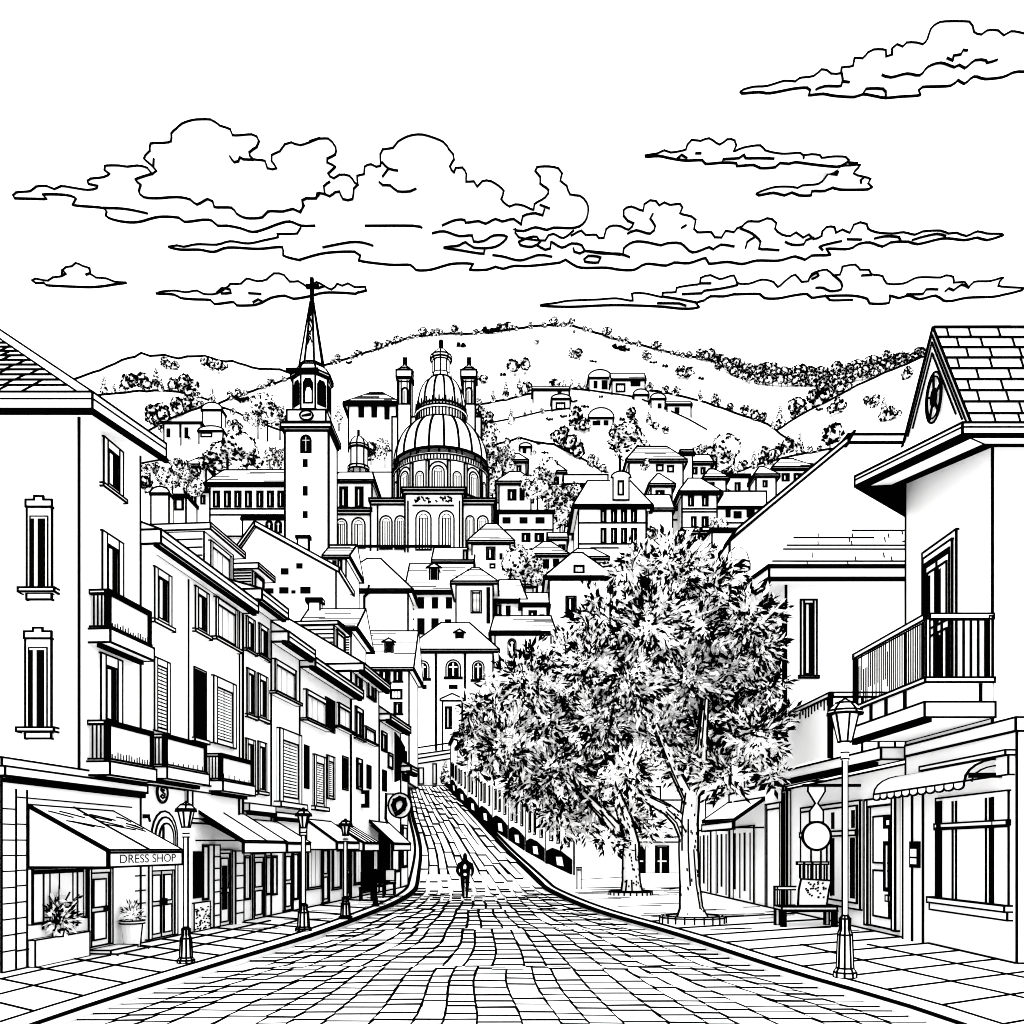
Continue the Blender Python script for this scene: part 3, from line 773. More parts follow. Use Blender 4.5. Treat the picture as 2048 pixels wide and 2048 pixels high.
# --- corner house with the tiled gable
T = thing('corner_house', 'big corner house on the right with tiled gable roof, oval ornament and railed balcony', 'house', (RX + 3, 17, 0))
yF = 15.13
b = B(4.6)
b.hexa([V((RX, yF, 4.0)), V((24, yF, 4.0)), V((24, 18.45, 4.0)), V((RX, 18.45, 4.0)), V((RX, yF, 8.86)), V((24, yF, 8.86)), V((24, 18.45, 9.6)), V((RX, 18.45, 9.6))]); b.build('wall', WHITE, T)
b = B(4.2); b.wbox(RX, 24, 14.4, 18.45, -.3, 3.9); b.wbox(RX - .04, 24, 14.36, 18.4, 3.9, 4.12)
b.line(FR.pt(14.4, .12, .02), FR.pt(18.45, .12, .02), 6); b.line(V((RX, 14.38, .12)), V((24, 14.38, .12)), 6); b.build('ground_floor', STONE, T)
r = B(4.4)
# pent eave skirt round the foot of the gable
k0, k1 = P(1925, 845, 14.3), P(1710, 953, 17.2); k2 = V((RX + .3, 18.9, 9.3)); th = .19
i0 = V((RX + .1, 15.2, 9.75)); 
lo = [V((k0.x, k0.y, k0.z - th)), V((26, 14.3, k0.z - th)), V((26, 18.9, k0.z - th)), V((k2.x, k2.y, k1.z - th)), V((k1.x, k1.y, k1.z - th))]
up = [p + ZU * th for p in lo]
n = 5
for i in range(n):
    r.face([lo[i], lo[(i + 1) % n], up[(i + 1) % n], up[i]])
    r.line(lo[i], lo[(i + 1) % n]); r.line(up[i], up[(i + 1) % n])
r.line(up[0].lerp(lo[0], .4) - V((.01, .01, 0)), up[4].lerp(lo[4], .4) - V((.01, .01, 0)), 2.8)
r.line(up[0].lerp(lo[0], .4) - V((.01, .01, 0)), up[1].lerp(lo[1], .4) - V((0, .01, 0)), 2.8)
for i in (0, 4): r.line(lo[i], up[i])
sg0 = V((RX - .55, 14.72, k0.z + .12)); sg1 = V((RX - .55, 17.35, 9.85))
r.face([up[0], up[4], sg1, sg0]); r.face([up[1], up[0], sg0, V((26, 14.72, k0.z + .12))]); r.face([up[4], up[3], V((RX, 18.9, 9.9)), sg1])
gx = RX - .55
g0, g1, ga = P(1922, 842, 14.9), P(1802, 892, 17.3), P(1863, 655, 16.1)
g0.x = g1.x = ga.x = gx + .05
g0 = V((gx, 14.72, 9.0)); g1 = V((gx, 17.35, 9.85)); ga = V((gx, 16.1, 11.45))
R0, Ra = V((26, 14.72, 9.0)), V((26, 16.1, 11.45)); R1 = V((26, 17.5, 9.6))
r.face([g0, R0, Ra, ga]); r.face([g1, ga, Ra, R1]); r.face([g0, ga, g1])
r.line(g0, ga, 4); r.line(g1, ga, 6); r.line(ga, Ra, 4.5); r.line(g0, R0, 4)
tiles(r, [g0 + V((0, -.02, .02)), R0 + V((0, -.02, .02)), Ra + V((0, -.02, .02)), ga + V((0, -.02, .02))], .31, .46, 3.6)
r.build('roof', ROOFM, T)
s = B(4)
out_ = [V((26, lo[0].y, lo[0].z)), lo[0], lo[4]]; inn = [V((26, yF, 8.84)), V((RX, yF, 8.84)), V((RX, 18.45, 9.58))]
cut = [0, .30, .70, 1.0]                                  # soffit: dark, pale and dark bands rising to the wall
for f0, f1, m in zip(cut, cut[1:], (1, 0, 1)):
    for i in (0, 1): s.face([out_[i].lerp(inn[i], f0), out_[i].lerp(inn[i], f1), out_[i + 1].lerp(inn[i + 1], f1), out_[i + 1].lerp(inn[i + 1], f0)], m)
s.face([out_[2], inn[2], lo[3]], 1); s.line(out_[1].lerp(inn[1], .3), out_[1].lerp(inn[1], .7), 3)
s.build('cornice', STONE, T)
FG = Fr((gx - .02, 0, 0), (0, 1, 0), (-1, 0, 0))
g = B(3)
tri = lambda k: [V((gx - .03, *(V((16.05, 10.2, 0)) + (V((p.y, p.z, 0)) - V((16.05, 10.2, 0))) * k)[:2])) for p in (g0, ga, g1)]
for k in (.9, .78, .62): g.path(tri(k), 3.0)
g.build('gable', PAINT, T)
o = B(3); cu, cv = 15.98, 10.12
el = lambda rr: [FG.pt(cu + .30 * rr * math.cos(a * .2618), cv + .44 * rr * math.sin(a * .2618), .03) for a in range(25)]
o.path(el(1), 3.4); o.path(el(.82), 2.6)
for a in range(5): o.line(FG.pt(cu, cv, .03), FG.pt(cu + .27 * math.cos(a * 1.2566 + .3), cv + .40 * math.sin(a * 1.2566 + .3), .03), 4)
o.path(el(.35), 3); o.build('oval_ornament', PAINT, T)
# balcony door
u0, u1, v0, v1 = uR(1918), uR(1850), 4.75, 7.85
d = B(4)
d.box(FR, u0, u1, v0, v1, -.02, .05); d.box(FR, u0 + .1, u1 - .1, v0, v1 - .14, .03, .08)
d.box(FR, u0 + .18, u1 - .2, v0, v1 - .28, .06, .09)
dd = d.build('door', PAINT, T)
p = B(3); a0, a1 = u0 + .2, u1 - .24; um = (a0 + a1) / 2
p.box(FR, a1 - .02, a1 + .05, v0, v1 - .3, .085, .1, ink=False); p.box(FR, a0, a1, v1 - .38, v1 - .30, .085, .1, ink=False)
for c0, c1 in ((a0 + .06, um - .05), (um + .05, a1 - .08)):
    for z0, z1 in ((v0 + .1, v0 + 1.35), (v0 + 1.5, v1 - .5)):
        p.path([FR.pt(x, z, .1) for x, z in ((c0, z0), (c1, z0), (c1, z1), (c0, z1))], 4, True)
        p.box(FR, c1 - .1, c1 - .03, z0 + .06, z1 - .06, .09, .1, ink=False)
p.line(FR.pt(um, v0, .1), FR.pt(um, v1 - .4, .1), 4)
p.build('pane', GLASS, dd)
# balcony
bx = 7.08; y0b, y1b = 15.12, 18.3
s = B(4); s.wbox(bx - .08, RX, y0b - .08, y1b + .1, 4.22, 4.48); s.wbox(bx - .02, RX, y0b - .02, y1b, 4.48, 4.86, ink=False)
s.wbox(bx - .06, RX, y0b - .06, y1b + .06, 4.82, 4.9)
for yy in (15.9, 16.7, 17.4, 18.2): s.wbox(bx - .05, bx, yy - .05, yy + .05, 4.48, 4.82, m=1, ink=False)
s.wbox(7.95, 8.0, y0b - .05, y0b - .02, 4.5, 4.8, m=1, ink=False)
s.line(V((bx, y0b - .05, 4.18)), V((bx, y1b, 4.18)), 10)
bal = s.build('balcony', STONE, T)
q = B(3.4)
q.wbox(bx - .04, bx + .03, y0b - .04, y1b, 5.9, 5.99); q.wbox(bx - .04, RX, y0b - .04, y0b + .03, 5.9, 5.99)
q.wbox(bx - .03, bx + .03, y1b - .06, y1b, 4.9, 5.95, m=1); q.wbox(bx - .03, bx + .03, y0b - .03, y0b + .03, 4.9, 5.95)
q.wbox(RX - .08, RX - .03, y0b - .03, y0b + .02, 4.9, 5.95)
for k in range(1, 9): x = bx + (RX - bx) * k / 9; q.line(V((x, y0b, 4.9)), V((x, y0b, 5.92)), 4)
for k in range(1, 36):
    y = y0b + (y1b - y0b) * k / 36
    lo_, hi_ = 4.9, 5.92
    if y > 16.6: lo_, hi_ = random.choice(((4.9, 5.9), (5.05, 5.7), (5.2, 5.9), (4.9, 5.6)))
    q.line(V((bx, y, lo_)), V((bx, y, hi_)), 1.9)
q.build('railing', PAINT, bal)
# its shop: big window, door, piers, house number
w0, w1 = uR(2022), uR(1876); zb, zt2 = 1.05, 2.85
sw = B(3.6); sw.box(FR, w0, w1, zb, zt2 + .1, -.02, .04)
for px, ww in ((1886, 12), (1911, 4), (1918, 4), (1978, 4), (1986, 4), (1992, 5)): u = uR(px); sw.line(FR.pt(u, zb, .05), FR.pt(u, zt2, .05), ww)
sw.box(FR, w0, w1, 2.38, 2.46, .02, .07); sw.box(FR, w0 - .05, w1 + .15, zb - .1, zb, -.02, .14); sw.box(FR, w0 - .05, w1 + .15, zb - .24, zb - .1, -.02, .09)
sw.line(FR.pt(w0, 2.36, .06), FR.pt(w1, 2.36, .06), 5)
sw.build('shop_window', PAINT, T)
sb = B(3.6); sb.box(FR, w0 - .1, w1 + .4, 3.2, 3.52, -.02, .1); sb.box(FR, w0 - .12, w1 + .42, 3.52, 3.6, -.02, .16); sb.build('fascia_board', PAINT, T)
dr = door(T, FR, (1800, 1592, 1738, 1862), w=4, handle=False)
pp = B(3); uu0, uu1 = uR(1788), uR(1772); pp.box(FR, uu0, uu1, 1.05, 2.15, .05, .07, ink=False); pp.box(FR, uu0, uu1, 2.42, 2.68, .05, .07, ink=False); pp.build('pane', GLASS, dr)
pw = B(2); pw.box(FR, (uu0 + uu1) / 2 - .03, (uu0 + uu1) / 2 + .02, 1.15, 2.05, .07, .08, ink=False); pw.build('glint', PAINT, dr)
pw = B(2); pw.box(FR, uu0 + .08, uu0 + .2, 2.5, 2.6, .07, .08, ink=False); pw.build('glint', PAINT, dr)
hh = B(3); hh.box(FR, uu0 + .05, uu0 + .2, .85, .98, .05, .1); hh.build('letter_slot', PAINT, dr)
for x0, x1 in ((1818, 1836), (1838, 1858)):
    pb = B(4); pb.box(FR, uR(x1), uR(x0), -.1, 3.1, -.02, .12); pb.build('pier', STONE, T)
nb = thing('intercom', 'small black box with two white panes on the pier beside the right shop window', 'intercom', FR.pt(uR(1846), 1.7, .12))
b = B(3); c0, c1 = uR(1853), uR(1838); b.box(FR, c0, c1, 1.62, 2.12, .12, .18, m=1); b.build('case', INK, nb)
b = B(2); b.box(FR, c0 + .03, c1 - .03, 1.83, 1.98, .18, .19, ink=False); b.box(FR, c0 + .03, c1 - .03, 1.68, 1.79, .18, .19, ink=False); b.build('button_panel', PAINT, nb)
# barrel awning with scalloped edge
aw = thing('barrel_awning', 'white barrel shaped awning with scalloped edge over the right shop window', 'awning', FR.pt(17, 3, 0))
b = B(4); a0, a1 = 14.85, 18.55; pr_, zt_, zb_ = .62, 3.50, 3.12
arcp = [(pr_ * math.sin(k * math.pi / 12), zb_ + (zt_ - zb_) * math.cos(k * math.pi / 12)) for k in range(7)]
for (n0, z0), (n1, z1) in zip(arcp, arcp[1:]): b.face([FR.pt(a0, z0, n0), FR.pt(a1, z0, n0), FR.pt(a1, z1, n1), FR.pt(a0, z1, n1)])
for u in (a0, a1): b.path([FR.pt(u, z, n) for n, z in arcp], 4.4)
b.path([FR.pt(a0 + .0, zb_ + (z - zb_) * .7, n * .8) for n, z in arcp], 3)
b.line(FR.pt(a0, zb_, pr_), FR.pt(a1, zb_, pr_), 4); b.line(FR.pt(a0, zt_, 0), FR.pt(a1, zt_, 0), 4)
b.line(FR.pt(a0 + .02, zb_ + .1, 0), FR.pt(a0 + .02, zb_ + .1, pr_ * .8), 10)
b.build('canopy', PAINT, aw)
b = B(3.4); n = 11
for k in range(n):
    c0 = a0 + (a1 - a0) * k / n; c1 = a0 + (a1 - a0) * (k + 1) / n
    b.prism(FR, [(c0, zb_)] + [(c0 + (c1 - c0) * (.5 - .5 * math.cos(q * math.pi / 6)), zb_ - .07 - .06 * math.sin(q * math.pi / 6)) for q in range(7)] + [(c1, zb_)], pr_ - .01, pr_ + .01)
b.build('scalloped_edge', PAINT, aw)
# --- one-storey shop block with a roof terrace
T = thing('shop_block', 'low shop block with railed roof terrace between the corner house and the storefront awning', 'shop', (RX + 1.5, 22, 0))
b = B(4); b.wbox(RX, 12.2, 18.46, 26.5, -.3, 3.75); b.line(FR.pt(18.46, .12, .02), FR.pt(26.5, .12, .02), 5); b.build('wall', WHITE, T)
b = B(4); b.hexa([V((RX - .5, 18.5, 3.85)), V((RX, 18.5, 3.85)), V((RX, 27.2, 3.85)), V((RX - .9, 27.4, 3.85)), V((RX - .5, 18.5, 4.1)), V((RX, 18.5, 4.1)), V((RX, 27.2, 4.1)), V((RX - .9, 27.4, 4.1))])
b.line(V((RX - .7, 27, 3.8)), V((RX - .4, 19, 3.8)), 8); b.build('terrace_edge', STONE, T)
q = B(3.4); q.wbox(RX - .85, RX - .78, 20.5, 26.5, 5.5, 5.6); q.wbox(RX - .85, RX + 1.2, 20.5, 20.57, 5.5, 5.6)
q.wbox(RX - .85, RX - .79, 20.5, 20.6, 4.1, 5.5, m=1)
q.wbox(RX - .82, RX - .8, 20.7, 26.4, 4.15, 5.48, ink=False)
for k in range(26): y = 20.7 + 5.7 * k / 26; q.line(V((RX - .83, y, 5.35 + random.uniform(-.1, .05))), V((RX - .83, y, 5.5)), 3)
for k in range(1, 5): x = RX - .85 + k * .38; q.line(V((x, 20.53, 4.1)), V((x, 20.53, 5.5)), 4)
q.build('railing', PAINT, T)
for (x0, y0, x1, y1, kk) in ((1725, 1566, 1606, 1800, 'big'), (1566, 1602, 1539, 1812, 'side')):
    u0, u1 = uR(x0), uR(x1); f_ = B(3.6)
    if kk == 'big':
        f_.box(FR, u0, u1, .55, 3.12, -.02, .06); f_.box(FR, u0 + .12, u1 - .1, .7, 3.0, .04, .09)
        f_.box(FR, u0 + .1, u1 - .1, 2.3, 2.42, .06, .12)
        o = f_.build('shop_window', PAINT, T); p = B(3)
        for a in (u0 + .22, u0 + 1.55): p.box(FR, a, a + .30, .8, 2.25, .09, .1, ink=False); p.box(FR, a, a + .22, 2.48, 2.9, .09, .1, ink=False)
        for px in (1650, 1662, 1670, 1630): u = uR(px); p.line(FR.pt(u, .8, .1), FR.pt(u, 2.25, .1), 4)
        p.build('pane', GLASS, o)
    else: pass
door(T, FR, (1571, 1604, 1538, 1820), w=3.6, handle=False)
lb = B(4); u0 = uR(1580); lb.box(FR, u0 - .1, u0 + .35, 0, 3.7, 0, .12); lb.line(FR.pt(u0 + .1, .1, .14), FR.pt(u0 + .1, 3.6, .14), 8); lb.build('pier', STONE, T)
# round wall sign and bracket, bench and cushion
Y0 = 20.9; f2 = front(Y0); cu, cv = f2.uv(1632, 1672); R_ = 28 * Y0 / F
t = thing('round_sign', 'plain white round sign hanging from an hourglass bracket above the bench', 'sign', f2.pt(cu, cv - R_))
b = B(4.6); b.prism(f2, [(cu + R_ * math.cos(a * .1745), cv + R_ * math.sin(a * .1745)) for a in range(36)], -.04, .04); b.build('disc', PAINT, t)
b = B(3.2); zt3 = cv + R_ + .86
b.prism(f2, [(cu - .2, zt3), (cu - .2, zt3 - .14), (cu - .03, zt3 - .42), (cu - .16, zt3 - .6), (cu - .16, cv + R_), (cu + .16, cv + R_), (cu + .16, zt3 - .6), (cu + .03, zt3 - .42), (cu + .2, zt3 - .14), (cu + .2, zt3)], -.03, .03)
b.line(f2.pt(cu - .3, zt3, .04), f2.pt(RX - .0, zt3, .04), 6); b.build('bracket', PAINT, t)
Yb = 21.4; x0, x1 = (1556 - VX) / F * Yb, (1665 - VX) / F * Yb
t = thing('bench', 'white slatted bench with tall slim back bars on the right pavement', 'bench', ((x0 + x1) / 2, Yb, .12))
b = B(3.4); b.wbox(x0, x1, Yb - .3, Yb + .3, .52, .60); b.line(V((x0, Yb - .31, .5)), V((x1, Yb - .31, .5)), 5)
for k in range(1, 5): b.line(V((x0, Yb - .3 + .12 * k, .61)), V((x1, Yb - .3 + .12 * k, .61)), 2.6)
b.build('seat', PAINT, t)
for x in (x0 + .05, x1 - .05):
    for y in (Yb - .26, Yb + .26):
        b = B(3.2); b.wbox(x - .045, x + .045, y - .045, y + .045, .12, .52, m=1 if y < Yb else 0); b.build('leg', PAINT, t)
b = B(3); b.wbox(x0, x1, Yb + .27, Yb + .32, .98, 1.06)
for k in range(7): x = x0 + .62 + k * .1; b.line(V((x, Yb + .29, .6)), V((x, Yb + .29, 1.62)), 5 if k % 2 else 3)
b.wbox(x0 + .55, x1, Yb + .27, Yb + .32, 1.6, 1.66); b.wbox(x0, x0 + .06, Yb + .26, Yb + .32, .6, 1.06); b.build('backrest', PAINT, t)
c = B(3.6); cx = (1628 - VX) / F * 21.2
sec = [(-.38, .62), (.34, .62), (.40, 1.0), (.46, 1.22), (-.30, 1.26), (-.36, 1.0)]
f3 = front(21.45); c.prism(f3, [(cx + a * .95, z) for a, z in sec], -.02, .18)
for k in range(26): a, z = random.uniform(-.2, .3), random.uniform(.8, 1.18); c.line(f3.pt(cx + a, z, .19), f3.pt(cx + a + .015, z + .01, .19), 3)
tag(c.build('cushion', PAINT, loc=(cx, 21.3, .62)), 'white speckled cushion propped on the bench', 'cushion')
# --- house set back with the hip roof, and the white gable behind it
T = thing('set_back_house', 'house with tiled hip roof and one slot window above the low shop block', 'house', (10.5, 29, 0))
Y2 = 26.5; f2 = front(Y2); xc = (1572 - VX) / F * Y2
b = B(4.6); b.wbox(xc, 24, Y2, 31.5, -.3, 9.9); b.build('wall', WHITE, T)
r = B(4.4); z2 = 9.86; xl = (1500 - VX) / F * 26.2
lo = [V((xl + .45, Y2 - .7, z2)), V((26, Y2 - .7, z2)), V((26, 32, z2)), V((xl - .1, 29.5, z2)), ]; th = .34
r.hexa(lo + [p + ZU * th for p in lo], 0, True); E = [p + ZU * th for p in lo]
r.path([p - ZU * .03 for p in (lo[1], lo[0], lo[3])], 8); r.path([p + ZU * (th * .98) for p in (lo[1], lo[0], lo[3])], 8)
ap, ar = V((12.6, 29.2, 12.6)), V((26, 29.2, 14.5)); 
ap = V((8.9, 28.5, 10.75)); ar = V((16.0, 28.5, 12.5))
r.face([E[0], E[1], ar, ap]); r.face([E[0], ap, E[3]]); r.face([E[1], E[2], ar]); r.face([E[3], ap, ar, E[2]])
r.line(E[0], ap); r.line(E[3], ap); r.line(ap, ar)
tiles(r, [E[0] + ZU * .03, E[1] + ZU * .03, ar + ZU * .03, ap + ZU * .03], .30, 1.2, 2.8, keep=.6)
r.build('roof', ROOFM, T)
window(T, f2, (1601, 1200, 1633, 1352), s=.2, w=3.6)
fs = Fr((xc, 0, 0), (0, 1, 0), (-1, 0, 0)); window(T, fs, (1556, 1222, 1541, 1312), w=3)
gt = B(5); gt.path([V((xl + .3, Y2 - .5, z2 - .1)), V((xl + .4, Y2 - .4, z2 - .4)), V((xc - .15, Y2 - .05, z2 - .75)), V((xc - .1, Y2 - .08, z2 - 1.2)), V((xc - .1, Y2 - .08, 4.2))], 5); gt.build('drainpipe', PAINT, T)
T = thing('gabled_house', 'plain white gable end rising behind the hip roofed house on the right', 'house', (14, 35, 0))
Yg = 33.0; fa0, fa1 = P(1462, 1078, Yg - .3), P(1697, 884, Yg - .3); fg = front(Yg)
b = B(4.4); b.prism(fg, [(fa0.x + .02, -.3), (24, -.3), (24, fa1.z + .1), (fa1.x, fa1.z + .1), (fa0.x + .02, fa0.z + .02)], -7, 0)
b.build('wall', WHITE, T)
r = B(4.6); a0, a1 = P(1462, 1078, Yg - .3), P(1697, 884, Yg - .3); D = V((0, 7.5, 0)); n_ = V((-.2, 0, -.36))
r.hexa([a0, a1, a1 + D, a0 + D, a0 - n_, a1 - n_ * 1.1, a1 - n_ + D, a0 - n_ + D])
r.wbox(a1.x, 26, Yg - .3, Yg + 7, a1.z - .02, a1.z + .28, w=5); r.build('roof', ROOFM, T)
c = B(3.4); q = P(1475, 1140, 31.0); c.lathe((q.x, q.y), [(.22, 4), (.22, q.z), (.42, q.z + .02), (.42, q.z + .22), (.3, q.z + .6), (.12, q.z + .75), (.001, q.z + .76)], 10, rings=(2, 3))
for s in (-1, 1): c.line(V((q.x + s * .22, q.y, 4)), V((q.x + s * .22, q.y, q.z)), 4); c.path([V((q.x + s * k, q.y, q.z + z)) for k, z in ((.42, .02), (.42, .22), (.3, .6), (.1, .76))], 4)
tag(c.build('chimney_stack', STONE, loc=(q.x, q.y, 4)), 'round capped chimney stack at the foot of the white gable', 'chimney')
# --- storefront with a sloping awning, beyond the shop block
T = thing('corner_shop', 'one storey shop with panelled front behind the large tree', 'shop', (9.5, 31, 0))
b = B(4); b.wbox(RX - .1, 14, 26.52, 37, -.3, 4.0); b.line(FR.pt(26.52, .12, .12), FR.pt(37, .12, .12), 5); b.build('wall', WHITE, T)
for (x0, x1, y0, y1, kk) in ((1516, 1475, 1655, 1808, 'w'), (1466, 1440, 1660, 1800, 'd'), (1428, 1398, 1655, 1788, 'w')):
    u0, u1 = uR(x0), uR(x1)
    f_ = B(3); f_.box(FR, u0, u1, .15, 2.75, 0, .14); o = f_.build('shop_window' if kk == 'w' else 'door', PAINT, T)
    p = B(4); n = 4 if kk == 'w' else 3
    for k in range(n): u = u0 + (u1 - u0) * (k + .6) / n; p.line(FR.pt(u, .25 + .3 * (k % 2), .15), FR.pt(u, 2.5, .15), 5 if k % 2 else 3)
    p.build('pane', GLASS, o)
aw = thing('shop_awning', 'sloping white awning over the corner shop beside the tree trunk', 'awning', FR.pt(30, 2.6, .5))
A_ = [V((7.15, 28.6, 2.86)), V((7.15, 33.2, 2.95)), V((RX - .1, 33.2, 3.62)), V((RX - .1, 28.4, 3.55))]
b = B(4); b.hexa(A_ + [p + ZU * .07 for p in A_]); b.build('canopy', PAINT, aw)
b = B(3.6); b.wbox(7.12, 7.18, 28.6, 33.2, 2.62, 2.86); b.build('valance', PAINT, aw)
b = B(3.6); b.path([V((7.15, 28.6, 2.66)), V((RX - .1, 28.5, 2.66))]); b.path([V((7.15, 33.1, 2.66)), V((RX - .1, 33.1, 2.66))]); b.build('arm', INK, aw)
# --- shopfront across the little square
Yq = 48.0; f2 = front(Yq)
T = thing('square_shop', 'low white shop with four tall windows facing down the square behind the trees', 'shop', (6.5, Yq + 3, 0))
x0, x1 = (1155 - VX) / F * Yq, (1395 - VX) / F * Yq
b = B(3.4); b.wbox(x0, x1, Yq, Yq + 6, 0, 4.6); b.build('wall', WHITE, T)
b = B(3); b.wbox(x0 + .1, x1 - .3, Yq - .12, Yq, 2.02 + .3, 2.5 + .1); b.wbox(x0, x1, Yq - .1, Yq, .3, .62); b.build('shop_cornice', STONE, T)
for px0, px1 in ((1158, 1181), (1203, 1231), (1266, 1290), (1311, 1337)):
    window(T, f2, (px0, 1692, px1, 1765), 'cross', w=2.6, sill=False, s=.1)
# --- narrow houses climbing the right kerb, with dark cellar arches
base = [(1148, 47.2), (1092, 52.0), (1052, 56.5), (1018, 62), (985, 68.5), (958, 76), (935, 85), (915, 96), (902, 108)]
labs = ['lowest narrow house of the row climbing the right kerb, beside the square', 'second narrow house up the right kerb with a wide cellar arch', 'third narrow house up the right kerb under the tree', 'narrow house halfway up the right kerb', 'slim house above the middle of the right kerb row', 'sixth house up the right kerb with two slit windows', 'small pale house near the top of the right kerb', 'topmost house of the right kerb row beside the retaining wall']
tops = [1640, 1600, 1580, 1560, 1545, 1520, 1500, 1490]
for i in range(8):
    (pa, ya), (pb_, yb) = base[i], base[i + 1]
    A = V(((pa - VX) / F * ya, ya, 0)); C_ = V(((pb_ - VX) / F * yb, yb, 0))
    fr = Fr(A, (C_ - A), ); fr.n = V((-fr.u.y, fr.u.x, 0)); L = (C_ - A).length
    z0, z1 = zr(ya), zr(yb)
    top = max(2 + (VY - tops[i]) * yb / F, z1 + 3.2)
    t = thing('narrow_house', labs[i], 'house', A + ZU * z0, None)
    b = B(3.6); b.box(fr, 0, L, z0 - .4, top, -5, 0); b.build('wall', WHITE, t)
    r = B(3.4); r.box(fr, -.05, L + .05, top, top + .18, -5.2, .25); r.box(fr, 0, L, top + .18, top + 1.1, -5, -.6); r.build('roof', ROOFM, t)
    # black arched cellar opening with a pale shutter
    zm = z0 + (z1 - z0) * .3; c0, c1 = L * .06, L * .92
    d = B(3); hgt = min(1.15, .5 + (L * .1)); zz = lambda q: z0 + (z1 - z0) * q
    d.prism(fr, [(c0, zz(.06) + .02), (c1, zz(.92) + .02), (c1, zz(.92) + hgt * .8), (L * .7, zz(.7) + hgt * 1.1), (L * .4, zz(.4) + hgt * 1.1), (c0, zz(.06) + hgt * .9)], 0, .08, m=1)
    o = d.build('cellar_arch', INK, t)
    s = B(2); s.prism(fr, [(L * .3, zz(.3) + hgt * .38), (L * .52, zz(.52) + hgt * .3), (L * .56, zz(.56) + hgt * .72), (L * .36, zz(.36) + hgt * .85)], .08, .1, ink=False); s.build('hatch', PAINT, o)
    for q in (.22, .55, .8):
        ww = B(2.6); zc = zz(q) + hgt * 1.5
        if zc + .9 < top: ww.box(fr, L * q - .08 * L, L * q + .02 * L, zc, min(top - .2, zc + 1.5), 0, .06); o2 = ww.build('window', PAINT, t); g_ = B(2); g_.box(fr, L * q - .05 * L, L * q - .01 * L, zc + .1, min(top - .3, zc + 1.4), .06, .07, ink=False); g_.build('pane', GLASS, o2)
# retaining wall with door recesses at the top of the street
Yw = 114.5; f2 = front(Yw)
T = thing('retaining_wall', 'sloping parapet wall with two door recesses closing the top of the street', 'wall', (-9, Yw, zr(113)))
b = B(3); pts = [f2.uv(x, y) for x, y in ((812, 1572), (940, 1572), (940, 1494), (812, 1512))]
b.prism(f2, pts, -1.2, 0)
for (xa, ya), (xb, yb) in (((812, 1499), (940, 1480)), ((812, 1521), (940, 1500)), ((820, 1530), (935, 1512))):
    p, q = f2.uv(xa, ya), f2.uv(xb, yb); b.line(f2.pt(*p, .05), f2.pt(*q, .05), 3)
b.build('parapet', STONE, T)
for x0, x1, y0 in ((823, 847, 1536), (866, 873, 1528)):
    u0, u1, v0, v1 = f2.rect((x0, y0, x1, 1568)); d = B(2.8); d.box(f2, u0, u1, v0, v1, 0, .1); d.line(f2.pt((u0 + u1) / 2 + .2, v0, .11), f2.pt((u0 + u1) / 2 + .2, v1, .11)); d.build('door_recess', STONE, T)
